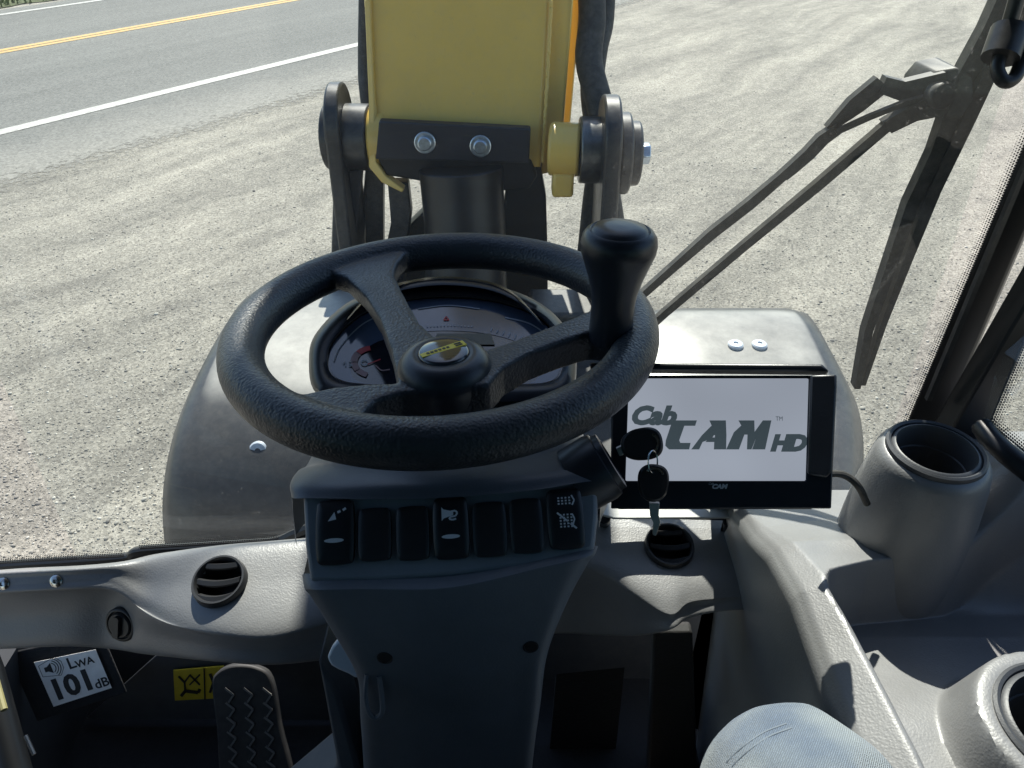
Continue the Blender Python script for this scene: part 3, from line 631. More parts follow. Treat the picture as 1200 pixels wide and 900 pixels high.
bpy.context.view_layer.update()
spots = [(hit(DB, u, v), R, rot) for u, v, R, rot in ((258, 682, .0300, .12), (784, 641, .0290, .03))]
rot_spot = hit(DB, 145, 730)
bmh = bmesh.new(); bmh.from_mesh(DB.data); kill = []
for f_ in bmh.faces:
    q = np.array(ORG[DB] @ f_.calc_center_median())
    if any(np.linalg.norm(q-sp_[0][0]) < sp_[1]*.93 for sp_ in spots): kill.append(f_)
bmesh.ops.delete(bmh, geom=kill, context='FACES'); bmh.to_mesh(DB.data); bmh.free()
VENTM = mat('vent_plastic', (.03, .031, .034), .42, var=.1)
for (c, n), R, rot in spots:
    n = nrm(n*.6+np.array([0, -.10, .4])); ex = np.array([cos(rot), 0, sin(rot)]); M = frame(c, ex, n); mb = MB()
    mb.lathe(c, n, [(R*1.07, -.006), (R*1.05, .005), (R*1.0, .0085), (R*.93, .0085), (R*.87, .005), (R*.86, -.030), (0, -.030)], 48, 0, ex)
    for k, yy in enumerate((-.62, .02, .66)):
        hwid = R*.86*sqrt(1-min(.9, abs(yy))**2)*.97; A = []
        for i in range(13):
            X = -1+i/6; bow = .004*(1-X*X)*(1 if yy < .3 else .4)
            A.append([tuple(M @ Vector((X*hwid, yy*R+dy-bow, dz))) for dy, dz in ((.0048, -.009), (.0054, .001), (.001, .0072), (-.004, .0055), (-.0048, .003), (-.002, .0), (.0048, -.009))])
        mb.grid(A)
    mb.build('air_vent', VENTM, DB, smooth=45)
# rotary socket on the hollow
c, n = rot_spot; n = nrm(n+np.array([.25, -.15, 0])); c = c+n*.001
mb = MB().lathe(c, n, [(.0215, -.008), (.0215, .0045), (.0200, .0062), (.0180, .0062), (.0168, .003), (.016, .003), (.0155, .0065), (.0145, .008), (.0, .0085)], 36)
M = frame(c+n*.0085, (0, 0, 1), n); mb.prism([M @ Vector((x, y, 0)) for x, y in rrect(.0135, .0042, .003)], n*.005); mb.build('rotary_switch', VENTM, DB, smooth=50)
mb = MB(); mb.lathe((0, 0, 0), (0, 0, 1), [(.0075, -.002), (.0073, .0012), (.0055, .0026), (.0026, .003), (.0024, .0012), (0, .0012)], 20)
scr = lmesh('screw', mb, CHROME)
for u, v in ((66, 681), (4, 684)):
    q, n_ = hit(DB, u, v); inst('screw', scr, frame(q, (1, 0, 0), n_), DB)

# ---- windscreen, seal, frit
def gy(z, x=.43): return .668+.055*(z-1.45)+.17*float(sst(1.45, 1.72, z))*(1-min(1, abs(x+.05)/.48)**3)
def atg(u, v):
    r = ray(u, v); y = .68
    for k in range(25): p = C0+r*(y/r[1]); y = .5*y+.5*gy(p[2], p[0])
    return C0+r*(y/r[1])
gl = MB(); A = []
for z in np.linspace(1.34, 2.44, 24): A.append([(x, gy(z, x), z) for x in np.linspace(-.56, .435, 24)])
WS = MB().grid(A).build('windscreen', GLASS, LD, smooth=60)
seal = catmull([aty(u, v, .668) for u, v in ((-120, 672), (0, 664), (80, 659), (148, 654), (166, 646), (250, 641), (320, 636), (352, 624), (420, 600), (560, 590), (760, 600), (900, 604))], 70)
MB().tube(seal, .0075, 8).build('windscreen_seal', PBLACK, LD)
def fritstrip(P0, P1, inward, rows, pitch, parent, name='dot_border'):
    P0 = np.array(P0); P1 = np.array(P1); Ln = np.linalg.norm(P1-P0); inward = nrm(inward); w = rows*pitch
    b = MB().add([P0, P1, P1+inward*w, P0+inward*w], [(0, 1, 2, 3)]); o = b.build(name, FRIT, parent, smooth=None)
    ul = o.data.uv_layers.new(name='UVMap'); co = [(0, 0), (Ln/pitch, 0), (Ln/pitch, rows), (0, rows)]
    for lp in o.data.loops: ul.data[lp.index].uv = co[lp.vertex_index]
fz = -.012
pa, pb = aty(1068, 493, .684), aty(1226, 120, .684)
dirp = nrm(pb-pa)
inw = nrm(np.cross(dirp, np.array([0, 1., 0]))); inw = inw if inw[0] < 0 else -inw
fritstrip(pa-dirp*.05, pb+dirp*.4, inw, 7, .0026, WS)
fa, fb = atg(-90, 659)+np.array([0, -.010, 0]), atg(150, 646)+np.array([0, -.010, 0]); fritstrip(fa, fb, (0, 0, 1), 5, .0030, WS)
fb2, fc2 = atg(168, 637)+np.array([0, -.010, 0]), atg(330, 627)+np.array([0, -.010, 0]); fritstrip(fb2, fc2, (0, 0, 1), 5, .0030, WS)

# ---- right front pillar and door
pl = MB()
def lean(pts, y, t): return [aty(u, v, y) for u, v in pts], np.array([0, t, 0])
p_, t_ = lean([(1064, 493), (1221, 120), (1318, -110), (1368, -110), (1198, 281), (1121, 460), (1078, 560), (1035, 560)], .690, .035); pl.prism(p_, np.array([.024, .03, 0]))
pl.build('front_pillar', PBLACK, LD, bevel=.003)
rb = MB(); p_, t_ = lean([(1086, 470), (1232, 120), (1238, 120), (1092, 470)], .664, .006); rb.prism(p_, t_); rb.build('pillar_trim', BLACK, LD)
df_ = MB(); p_, t_ = lean([(1132, 475), (1200, 360), (1290, 208), (1330, 208), (1204, 400), (1158, 503), (1140, 560), (1082, 560)], .635, .03); df_.prism(p_, t_)
df_.tube(catmull([at(1150, 498, .765), at(1160, 512, .752), at(1180, 532, .735), at(1215, 560, .715), at(1300, 630, .66)], 24), .011, 8)
DFo = df_.build('door_frame', PBLACK, LD, bevel=.003)
Gp = [at(1150, 498, .765), at(1166, 440, .762), at(1215, 330, .745), at(1330, 80, .70), at(1500, 200, .55), at(1330, 650, .66), at(1200, 548, .72)]
MB().add(Gp, [tuple(range(len(Gp)))]).build('door_pane', GLASS2, DFo, smooth=None)
q0, q1 = at(1164, 505, .757), at(1172, 440, .757)
fritstrip(at(1160, 492, .757), at(1214, 360, .745), nrm(at(1190, 500, .75)-at(1164, 485, .75)), 6, .0026, DFo)
fritstrip(at(1160, 497, .755), at(1222, 548, .715), nrm(at(1190, 480, .74)-at(1180, 515, .74)), 6, .0026, DFo)
# hook by the pillar
hk = MB(); h0, h1 = at(1200, -30, .60), at(1180, 38, .62); hk.tube([h0, h1], .0062, 12); hx = nrm(at(1173, 62, .62)-h1)
hk.tube([at(1184, 34, .62), at(1172, 68, .62)], .0145, 16)
hk.tube(catmull([at(1172, 66, .62), at(1169, 82, .62), at(1176, 95, .62), at(1188, 92, .62), at(1198, 72, .62), at(1212, 40, .62)], 30), .0056, 10); hk.build('coat_hook', BLACK, LD, smooth=50)

# ---- wiper outside the glass
YW = .035
def wp(u, v, d=0.0): return atg(u, v)+nrm(ray(u, v))*(YW+d)
def band(mb, pts, w, t, d=0.0, m=0):
    P_ = [wp(u, v, d) for u, v in pts]
    L0, L1, L2, L3 = [], [], [], []
    for i, p in enumerate(P_):
        a = P_[max(0, i-1)]; b = P_[min(len(P_)-1, i+1)]; tt = nrm(b-a); nn_ = np.array([0, -1., 0]); sx = nrm(np.cross(tt, nn_)); ww = w[i] if hasattr(w, '__len__') else w
        L0.append(p+sx*ww/2); L1.append(p-sx*ww/2); L2.append(p-sx*ww/2-nn_*t); L3.append(p+sx*ww/2-nn_*t)
    mb.grid([L0, L1, L2, L3, L0]); mb.add([L0[0], L1[0], L2[0], L3[0]], [(0, 1, 2, 3)]); mb.add([L0[-1], L1[-1], L2[-1], L3[-1]], [(0, 1, 2, 3)])
k = .80/FPX*1.0
wm = MB()
wm.prism([wp(u, v, .0) for u, v in ((1082, 100), (1096, 84), (1122, 79), (1140, 90), (1142, 118), (1128, 138), (1105, 140), (1084, 136), (1078, 118))], np.array([0, .045, 0]))
wm.lathe(wp(1104, 112, -.004), np.array([0, -1, .05]), [(.013, -.01), (.013, .003), (.010, .005), (0, .005)], 20)
WI = wm.build('wiper', WIPERM, LD, bevel=.002)
a1 = MB(); band(a1, [(1110, 100), (1060, 108), (1035, 100)], [.026, .020, .016], .012); band(a1, [(1036, 98), (1004, 124), (972, 152)], [.020, .020, .008], .010)
band(a1, [(1090, 114), (1060, 122), (1020, 138), (980, 156)], .0055, .006, -.004); band(a1, [(985, 150), (965, 164), (948, 182), (930, 198), (918, 208)], [.012, .014, .014, .013, .012], .010); band(a1, [(922, 204), (880, 240), (835, 275), (795, 310), (752, 348), (700, 390)], [.0105, .0125, .0125, .0105, .0095, .0095], .010)
a1.build('wiper_arm', WIPERM, WI)
a2 = MB(); band(a2, [(1105, 122), (1070, 134), (1040, 150)], [.026, .018, .016], .012); band(a2, [(1044, 146), (960, 218), (870, 292), (780, 368), (700, 440)], [.011, .0115, .0105, .010, .010], .009); a2.build('wiper_arm', WIPERM, WI)
a3 = MB(); band(a3, [(1198, -30), (1166, 36), (1132, 92), (1100, 180), (1070, 240), (1042, 320), (1018, 390), (1005, 456)], [.024, .022, .018, .016, .014, .012, .010, .007], .014, .004)
a3.build('wiper_blade', WIPERM, WI)
a4 = MB(); band(a4, [(1222, -30), (1170, 66), (1136, 140), (1096, 224), (1064, 306), (1036, 380), (1012, 452)], [.013, .014, .014, .013, .010, .007, .005], .010, .012); 
a4.build('wiper_blade', WIPERM, WI)
# ---- side console: moulded top with cup holders (height field)
CC = at(1096, 530, .72); C2 = atz(1262, 846, 1.60)
xs = np.concatenate([np.linspace(.262, .62, 150)]); ys = np.unique(np.concatenate([np.linspace(.06, .665, 240), np.linspace(.472, .500, 50)]))
X, Y = np.meshgrid(xs, ys)
sh_ = np.interp(Y, [.06, .3, .46, .53, .58, .665], [1.600, 1.603, 1.600, 1.577, 1.545, 1.505])
xr = np.interp(Y, [.06, .30, .42, .52, .56, .665], [.306, .302, .295, .284, .280, .262])          # crease
H = sh_ - .55*np.clip(xr-X, 0, .2)*1.0
rise = np.clip(X-.425, 0, .075)*sst(.49, .575, Y)*1.2+np.clip(X-xr, 0, .06)*.25*sst(.5, .6, Y); H = H+rise
# basin behind the cone
ye = np.interp(X, [.28, .30, .345, .40, .44, .50, .56], [.452, .474, .490, .497, .504, .535, .56])
bas = sst(-.006, .026, X-xr)*sst(.008, -.012, Y-ye)*sst(.0, .03, Y-.02)
H = H-.052*bas-.03*bas*sst(.34, .47, Y)
# pocket on the left flank
pk = np.exp(-(((X-.285)/.022)**2+((Y-.490)/.022)**2)**2); H = H-.0*pk
def smax(a, b, k=.012): h = np.clip(.5+.5*(a-b)/k, 0, 1); return b*(1-h)+a*h+k*h*(1-h)
r1 = np.hypot(X-CC[0], Y-CC[1]); CZ = CC[2]
cone = CZ-np.maximum(r1-.048, 0)*4.2-np.clip(r1-.044, 0, .008)*.3; H = np.where((r1 < .062) & (Y > .476), np.minimum(H, 1.60), H)
r2 = np.hypot(X-C2[0], Y-C2[1]); ring2 = 1.594-((r2-.058)/.03)**2*.02-np.maximum(r2-.068, 0)*3.2; H = np.where(r2 < .14, smax(H, ring2, .014), H)
H = np.where(r1 < .037, CZ-.10, H); H = np.where(r2 < .046, 1.49, H)
H = H-.006*sst(.270, .262, X)
Gd = np.stack([X, Y, H], -1)
lefts = [np.stack([np.full(len(ys), .30), ys, np.full(len(ys), .95)], -1), np.stack([np.full(len(ys), .272), ys, Gd[:, 0, 2]-.14], -1), np.stack([np.full(len(ys), .2605), ys, Gd[:, 0, 2]-.012], -1)]
for L_ in lefts:                                     # flank leans outwards to the front
    L_[:, 0] += np.interp(ys, [.06, .45, .56, .665], [0, 0, .0, .0])
Gd = np.concatenate([np.stack(lefts, 1), Gd], 1)
nearrow = Gd[:1].copy(); nearrow[..., 2] = .95; farrow = Gd[-1:].copy(); farrow[..., 2] = 1.0
CO = MB().grid(np.concatenate([nearrow, Gd, farrow], 0)).build('side_console', DASH, LD, smooth=42)
pod = MB(); pod.lathe((CC[0], CC[1], 0), (0, 0, 1), [(.037, CZ-.004), (.0375, CZ), (.043, CZ+.0005), (.0465, CZ-.001), (.0495, CZ-.0045), (.0515, CZ-.010), (.054, CZ-.024), (.0565, CZ-.045), (.0585, CZ-.065), (.060, CZ-.10), (.062, CZ-.19)], 96)
pod.build('cup_pod', DASH, CO, smooth=60)
def cup(c, R, depth, m=0):
    mb = MB(); mb.lathe(c, (0, 0, 1), [(R*1.22, -.001), (R*1.215, .0035), (R*1.16, .005), (R*1.10, .0035), (R*1.09, .001), (R*1.03, .0035), (R*.98, .004), (R*.95, .001), (R*.93, -.02), (R*.90, -.021), (R*.89, -.024), (R*.86, -depth), (0, -depth)], 64); return mb
cm = cup((CC[0], CC[1], CZ+.001), .0365, .085)
cm.build('cup_holder', mat('cup_plastic', (.06, .064, .072), .45, grain=(600, .1)), CO, smooth=40)
cup((C2[0], C2[1], 1.592), .046, .08).build('cup_holder', MATS['cup_plastic'], CO, smooth=40)

# ---- cab shell: roof, sides, rear, floor, seat
MB().box((-.07, -.12, 2.52), (.74, .92, .05)).build('roof', LINING, LD, bevel=.03)
MB().box((-.05, -.95, 1.60), (.62, .03, .68)).build('rear_wall', LINING, LD, bevel=.01)  # unseen rear wall, raised to keep light out of the cab
fl = MB().box((-.05, -.05, .93), (.69, .92, .02)).build('cab_floor', FLOORM, LD, bevel=.004)
MB().box((-.05, .80, 1.04), (.69, .012, .11)).build('front_wall', KICK, LD)
MB().box((-.73, .52, 1.06), (.012, .29, .14)).build('side_wall', LINING, LD)
for x in (-.655, .625): MB().box((x, -.37, 1.34), (.012, .60, .43)).build('side_wall', LINING, LD)  # unseen side walls, heightened to darken the interior
MB().box((.640, .36, 1.30), (.012, .24, .36)).build('side_wall', LINING, LD)
for x, y in ((-.64, -.30), (-.64, -.93), (.60, -.30), (.60, -.93)): MB().box((x, y, 1.95), (.028, .035, .55)).build('cab_pillar', BLACK, LD, bevel=.008)
st_ = MB(); st_.box((.03, -.33, 1.40), (.24, .25, .07)); SE = st_.build('seat', mat('seat_fabric', (.03, .03, .032), .9, grain=(300, .3)), LD, bevel=.04, seg=4)
MB().box((.03, -.62, 1.72), (.23, .06, .32)).build('seat_back', MATS['seat_fabric'], SE, bevel=.05, seg=4)
MB().box((.03, -.33, 1.14), (.18, .2, .19)).build('seat_base', LINING, SE, bevel=.02)

TINT = glass('added_tint_glass', .02, (.42, .52, .50))  # added panes out of view, tinted dark to cut daylight in the cab
for x in (-.66, .655): MB().box((x, -.36, 2.11), (.003, .60, .36)).build('added_side_glass', TINT, LD)
MB().box((-.05, -.95, 2.375), (.60, .003, .095)).build('added_rear_glass', TINT, LD)
MB().prism([(-.80, .36, .95), (-.76, .36, .95), (-.76, .36, 2.47), (-.80, .36, 2.47)], (0, .04, 0)).build('front_pillar', PBLACK, LD, bevel=.004)
# ---- foot well
kp = MB(); kp.prism([aty(u, v, .70) for u, v in ((100, 842), (182, 768), (420, 762), (430, 845))], (0, .004, -.004)); kp.build('kick_panel', KICK, LD, bevel=.004)
# stickers
SN = nrm(np.array([.10, -1, .55])); sc_ = aty(86, 792, .655)
sq = [(40, 776), (112, 761), (131, 806), (63, 828)]
skp = [atp(u, v, sc_, SN) for u, v in sq]; bk = MB(); cq = np.mean(skp, 0); bk.prism([cq+(p-cq)*1.55-SN*.003+np.array([-.01, 0, 0]) for p in skp], -SN*.004); bk.build('plate', FLOORM, LD, bevel=.003)
s1 = MB(); s1.prism(skp, SN*.0006)
STK = s1.build('noise_label', STICKER, LD, smooth=None)
ex = nrm(skp[1]-skp[0]); M = frame(skp[3], nrm(skp[2]-skp[3]), SN); Wd = np.linalg.norm(skp[2]-skp[3]); Hd = np.linalg.norm(skp[0]-skp[3])
tx = MB(); M2 = M @ Matrix.Translation((0, 0, .0009))
text_mb(tx, '101', M2 @ Matrix.Translation((Wd*.04, Hd*.12, 0)), Hd*.60, off=.0016, sx=1.0)
text_mb(tx, 'L', M2 @ Matrix.Translation((Wd*.47, Hd*.64, 0)), Hd*.34, off=.0003); text_mb(tx, 'WA', M2 @ Matrix.Translation((Wd*.60, Hd*.62, 0)), Hd*.21, off=.0003); text_mb(tx, 'dB', M2 @ Matrix.Translation((Wd*.76, Hd*.08, 0)), Hd*.27, off=.0003, sx=1.0)
cx, cy = Wd*.20, Hd*.78
for i, rr in enumerate((.09, .13, .17)): flat(tx, M2, arc((cx-.001, cy), Wd*rr, Wd*(rr+.014), -60, 60, 12), .0002)
flat(tx, M2, [(cx-Wd*.10, cy-Hd*.05), (cx-Wd*.05, cy-Hd*.05), (cx+Wd*.02, cy-Hd*.11), (cx+Wd*.02, cy+Hd*.11), (cx-Wd*.05, cy+Hd*.05), (cx-Wd*.10, cy+Hd*.05)], .0002)
for k in range(8): 
    q = [(-.17, -.10), (.12, -.17), (.20, -.06), (.20, .06), (.12, .17), (-.17, .10)]; a = q[k % 6]; b = q[(k+1) % 6]; a = np.array((cx+a[0]*Wd, cy+a[1]*Wd)); b = np.array((cx+b[0]*Wd, cy+b[1]*Wd)); nn_ = nrm([-(b-a)[1], (b-a)[0]])*.0003; flat(tx, M2, [a-nn_, b-nn_, b+nn_, a+nn_], .0002)
tx.build('label_print', INK, STK, smooth=None)
s2p = [aty(u, v, .694) for u, v in ((203, 786), (262, 781), (262, 818), (205, 821))]; s2 = MB(); s2.prism(s2p, (0, .002, 0)); S2 = s2.build('warning_label', STICKY, LD, smooth=None)
def wpix(mb, pts, wd=2.0):
    pts = np.array(pts, float)
    for a, b in zip(pts[:-1], pts[1:]):
        n_ = nrm([-(b-a)[1], (b-a)[0]])*wd/2; mb.prism([aty(u, v, .6925) for u, v in (a-n_, b-n_, b+n_, a+n_)], (0, .0008, 0))
w_ = MB(); wpix(w_, [(239, 783), (240, 820)], 1.4); wpix(w_, [(209, 793), (216, 800), (217, 812)]); wpix(w_, [(222, 792), (216, 800)]); wpix(w_, [(212, 816), (217, 810), (232, 812), (234, 808)], 3.5); wpix(w_, [(222, 791), (234, 803)], 1.6); wpix(w_, [(234, 791), (222, 803)], 1.6); wpix(w_, [(246, 790), (250, 800), (246, 812)], 3)
w_.build('label_print', INK, S2, smooth=None)
# brake pedal with tread
bp_ = catmull([(248, 804), (253, 789), (272, 780), (300, 782), (318, 797), (328, 850), (340, 930), (266, 930), (253, 850)], 45, True)
PN = nrm([0, -1, .75]); pc = aty(288, 850, .60)
pq = [atp(u, v, pc, PN) for u, v in bp_]; BP = MB().prism(pq, -PN*.014).build('brake_pedal', mat('pedal_black_rubber', (.012, .012, .013), .6, var=.3, dust=.08), LD, bevel=.003)
td = MB()
for i in range(9):
    for j in range(3):
        u0 = 262+j*22+i*.9; v0_ = 806+i*17
        for (ua, va, ub, vb) in ((0, 0, 10, 8), (10, 8, 4, 17)):
            a = np.array((u0+ua+2, v0_+va)); b = np.array((u0+ub+2, v0_+vb)); n_ = nrm([-(b-a)[1], (b-a)[0]])*1.1; td.prism([atp(u, v, pc+PN*.0002, PN) for u, v in (a-n_, b-n_, b+n_, a+n_)], PN*.002)
tdo = td.build('tread_ridges', mat('worn_tread', (.10, .10, .095), .6, dust=.2), BP, smooth=None); tdo['kind'] = 'stuff'
MB().tube([aty(290, 812, .63), aty(296, 770, .74)], .010, 10).build('pedal_arm', STEEL, BP)
MB().prism([aty(u, v, .62) for u, v in ((766, 742), (812, 742), (818, 930), (758, 930))], (0, .02, 0)).build('throttle_pedal', mat('pedal_rubber', (.02, .0195, .019), .75, grain=(250, .2)), LD, bevel=.004)
MB().prism([aty(u, v, .66) for u, v in ((652, 790), (732, 782), (716, 930), (640, 930))], (0, .010, -.022)).build('foot_plate', FLOORM, LD)
MB().prism([at(u, v, .72) for u, v in ((372, 775), (396, 812), (420, 900), (440, 980), (300, 980), (395, 900))], (0, .05, 0)).build('column_base', KICK, LD, bevel=.004)
# left edge of the cab (door sill and post)
ls = MB(); ls.tube([at(-48, 700, .80), at(-14, 790, .78), at(24, 930, .74)], .015, 12); ls.build('door_post', PBLACK, LD)
MB().tube([at(-8, 785, .72), at(5, 832, .70)], .003, 8).build('door_seal', mat('dull_yellow_seal', (.30, .27, .12), .6), LD)
MB().tube([at(30, 862, .74), at(40, 884, .735)], .002, 8).build('latch_rod', CHROME, LD)

# ------------------------------------------------------------------ front frame of the loader
def fender(name, side, xa, xi, arcp, outline_r=.05, xb=None):
    arcp = np.array(arcp); A = catmull(arcp, 48); rows = []
    nx = 16
    for y, z in A:
        r = []; xo = xa if xb is None else xa+(xb-xa)*float(sst(1.0, 1.5, y))
        for i in range(nx+1):
            t = i/nx; x = xi+(xo-xi)*t; d = abs(xo-x); q = max(0, 1-d/outline_r); r.append((x, y, z-(.40 if side > 0 else .0)*max(0, side*((xo+xi)/2-x))**2/abs(xo-xi)-outline_r*.75*(1-sqrt(max(0, 1-q*q)))))
        x = xo+.004*side; r.append((x, y, z-outline_r*.75-.05)); rows.append(r)
    return MB().grid(rows).build(name, FENDER, LD, smooth=60, solid=.008)
AR = [(1.04, .78), (1.07, .94), (1.13, 1.035), (1.24, 1.085), (1.40, 1.112), (1.55, 1.132), (1.70, 1.142), (1.80, 1.12), (1.88, 1.04), (1.92, .95)]
FL = fender('fender', -1, -.69, -.30, [(1.00, .86), (1.045, 1.02), (1.10, 1.125), (1.19, 1.19), (1.32, 1.225), (1.50, 1.235), (1.70, 1.215), (1.95, 1.12), (2.10, 1.0)], .06)
FR = fender('fender', 1, .72, .14, AR, .10, .835)
mb = MB(); mb.lathe((0, 0, 0), (0, 0, 1), [(.019, -.004), (.019, .002), (.016, .005), (.006, .0062), (.0058, .003), (0, .003)], 24); plug = lmesh('plug', mb, PLUGM)
def hitf(u, v, arcp):
    A = catmull(np.array(arcp), 120); best = None
    for y, z in A:
        p = aty(u, v, y); e = abs(p[2]-z)
        if best is None or e < best[0]: best = (e, p)
    return best[1]
AL = [(1.045, 1.02), (1.10, 1.125), (1.19, 1.19), (1.32, 1.225), (1.50, 1.235), (1.70, 1.215)]
inst('plug', plug, frame(hitf(347, 359, AL), (1, 0, 0), (0, -.05, 1)), FL); inst('plug', plug, frame(hitf(372, 362, AL), (1, 0, 0), (0, -.05, 1)), FL)
inst('plug', plug, frame(hitf(303, 528, AL), (1, 0, 0), nrm((0, -1, .55))), FL)
inst('plug', plug, frame(hitf(862, 404, AR), (1, 0, 0), (0, -.05, 1)), FR); inst('plug', plug, frame(hitf(890, 404, AR), (1, 0, 0), (0, -.05, 1)), FR)
for s, x in ((-1, -.50), (1, .52)):
    mb = MB(); mb.lathe((x-.17, 1.48, .56), (1, 0, 0), [(.25, .0), (.44, 0), (.53, .04), (.555, .10), (.555, .24), (.53, .30), (.44, .34), (.25, .34)], 48); T = mb.build('tyre', TYRE, LD, smooth=50)
    mb = MB(); mb.lathe((x-.13, 1.48, .56), (1, 0, 0), [(0, .05), (.25, .05), (.26, 0), (.26, .26), (.25, .21), (0, .21)], 32); mb.build('rim', YELLOW, T, smooth=50)
MB().box((-.06, 1.62, .80), (.27, .50, .20)).build('front_frame', STEEL, LD, bevel=.02)

# boom (raised), leaning forward away from the cab
BY = 1.88
bl_ = aty(437, 192, BY); br_ = aty(634, 192, BY)
bt_l = aty(427, 0, BY+.10); bt_r = aty(646, 0, BY+.10)
dl = (bt_l-bl_); dr = (bt_r-br_); kL = 4.6
def boomrow(t): return bl_+dl*t, br_+dr*t
b = MB()
rowsB = []
for t, tk in ((-.02, .24), (.5, .27), (1.0, .29), (1.5, .29), (kL, .30)):
    l, r = boomrow(t if t <= 1 else 1)
    if t == 1.5: l = bt_l+np.array([.035, .05, .35]); r = bt_r+np.array([-.025, .05, .35])
    elif t > 1: l = bt_l+np.array([.06, .25, 2.5]); r = bt_r+np.array([-.03, .25, 2.5])  # upper boom out of view, narrowed and shifted to shape its shadow
    bk_ = np.array([0, tk, -.04]); rowsB.append([l, r, r+bk_, l+bk_])
b.grid(rowsB, wrap=True); b.add(rowsB[0], [(0, 1, 2, 3)]); b.add(rowsB[-1], [(3, 2, 1, 0)])
BO = b.build('boom', YELLOW, LD, bevel=.012, seg=3)
# side flanges
for sgn, u0, u1, ub0, ub1 in ((1, 647, 678, 636, 654),):
    fl_ = MB(); p = [aty(646, 0, BY+.13), aty(672, 0, BY+.13), aty(656, 200, BY+.05), aty(634, 205, BY+.04)]
    up = np.array([.0, .03, .3]); fl_.prism([p[0]+up, p[1]+up, p[1], p[2], p[3], p[0]], (0, .05, 0)); fl_.prism([aty(668, 0, BY+.2)+up, aty(681, 0, BY+.2)+up, aty(681, 0, BY+.2), aty(668, 150, BY+.2), aty(656, 170, BY+.2)], (0, .04, 0)); fl_.build('flange', YELLOW, BO, bevel=.004)
fl_ = MB(); p = [aty(427, 0, BY+.085), aty(434, 0, BY+.085), aty(441, 190, BY-.02), aty(452, 206, BY-.02), aty(474, 222, BY-.02), aty(471, 226, BY-.02), aty(447, 214, BY-.02), aty(432, 196, BY-.02), aty(432, 120, BY+.02)]
fl_.prism(p, (0, .03, 0)); fl_.build('flange', YELLOW, BO, bevel=.003)
ub = MB(); ub.prism([aty(u, v, BY-.012) for u, v in ((441, 184), (622, 188), (630, 206), (620, 222), (560, 226), (500, 214), (476, 210), (452, 206))], (0, .05, 0)); ub.build('underboom_shade', PBLACK, BO, bevel=.006)  # black piece added for the shade under the boom
cp = MB(); cp.prism([aty(u, v, BY-.035) for u, v in ((444, 142), (622, 151), (620, 192), (530, 189), (440, 187))], (0, .03, 0)); cp.build('cover_plate', mat('cover_rubber', (.016, .018, .026), .5, var=.2), BO, bevel=.004)
mb = MB(); mb.lathe((0, 0, 0), (0, 0, 1), [(.026, -.002), (.026, .004), (.024, .005), (.0165, .005), (.0165, .016), (.014, .018), (0, .018)], 6*4); bolt = lmesh('bolt', mb, ZINC, 25)
for u, v in ((498, 167), (563, 171)): inst('bolt', bolt, frame(aty(u, v, BY-.038), (1, 0, 0), (0, -1, .1)), BO)
def bead(P0, P1, r=.004):
    P0 = np.array(P0); P1 = np.array(P1); n = int(np.linalg.norm(P1-P0)/.004); wb.tube([P0+(P1-P0)*i/n+rng.normal(size=3)*.0006 for i in range(n+1)], [r*(1+.25*(i % 2)) for i in range(n+1)], 8)
for w0_, w1_ in ((aty(646, 0, BY+.095), aty(636, 190, BY-.002)), (aty(429, 0, BY+.092), aty(440, 140, BY+.02))):
    wb = MB(); bead(w0_, w1_); wb.build('weld_bead', YELLOW, BO, smooth=80)
# pivot pins, towers
def tower(u_edge, vtop, y, name, thick, lean, outer):
    top = aty(u_edge, vtop, y); x = top[0]; cz = top[2]-.105; A = []
    pts = [(y+.105*cos(t), cz+.105*sin(t)) for t in np.linspace(radians(-10), radians(190), 18)]+[(y-.13, cz-.35), (y-.16, .95), (y+.22, .95), (y+.14, cz-.35)]
    o = MB().prism([(x, a, c) for a, c in pts], (thick, 0, 0)).build(name, BLACK, LD, bevel=.006); return o, np.array([x, y, cz])
TL, cl_ = tower(383, 97, 1.95, 'pivot_plate', .036, 0, -1)
TR, cr_ = tower(707, 112, 1.80, 'pivot_plate', .040, 0, 1)
# left pin
PZL = aty(412, 160, 1.95); PZR = aty(690, 176, 1.82)
m_ = MB(); m_.tube([PZL+np.array([-.06, 0, 0]), PZL+np.array([.055, -.01, 0])], .082, 28); m_.build('pivot_pin', BLACK, TL, bevel=.004)
m_ = MB(); m_.tube([PZL+np.array([.052, -.01, 0]), PZL+np.array([.095, -.012, 0])], .076, 28); m_.build('boom_boss', YELLOW, BO, bevel=.008)
m_ = MB(); m_.tube([cl_+np.array([-.016, 0, PZL[2]-cl_[2]]), cl_+np.array([.001, 0, PZL[2]-cl_[2]])], .075, 28); m_.build('pin_cap', BLACK, TL, bevel=.006)
m_ = MB(); m_.tube([PZR+np.array([-.095, .01, 0]), PZR+np.array([-.02, 0, 0])], .063, 28); m_.build('boom_boss', YELLOW, BO, bevel=.008)
m_ = MB(); m_.box(PZR+np.array([-.062, -.02, -.072]), (.026, .03, .030)); m_.build('stop_block', YELLOW, BO, bevel=.008)
m_ = MB(); m_.tube([PZR+np.array([-.024, 0, 0]), PZR+np.array([.045, 0, 0])], .078, 28); m_.build('pivot_pin', mat('greasy_pin_steel', (.16, .16, .155), .3, .8, var=.35, vscale=40), TR, bevel=.004)
RC = np.array([cr_[0]+.040, 1.80, aty(735, 180, 1.80)[2]])
m_ = MB(); m_.tube([RC, RC+np.array([.03, 0, 0])], .095, 30); m_.tube([RC+np.array([.028, 0, 0]), RC+np.array([.055, 0, 0])], .075, 30); m_.build('pin_cap', BLACK, TR, bevel=.006)
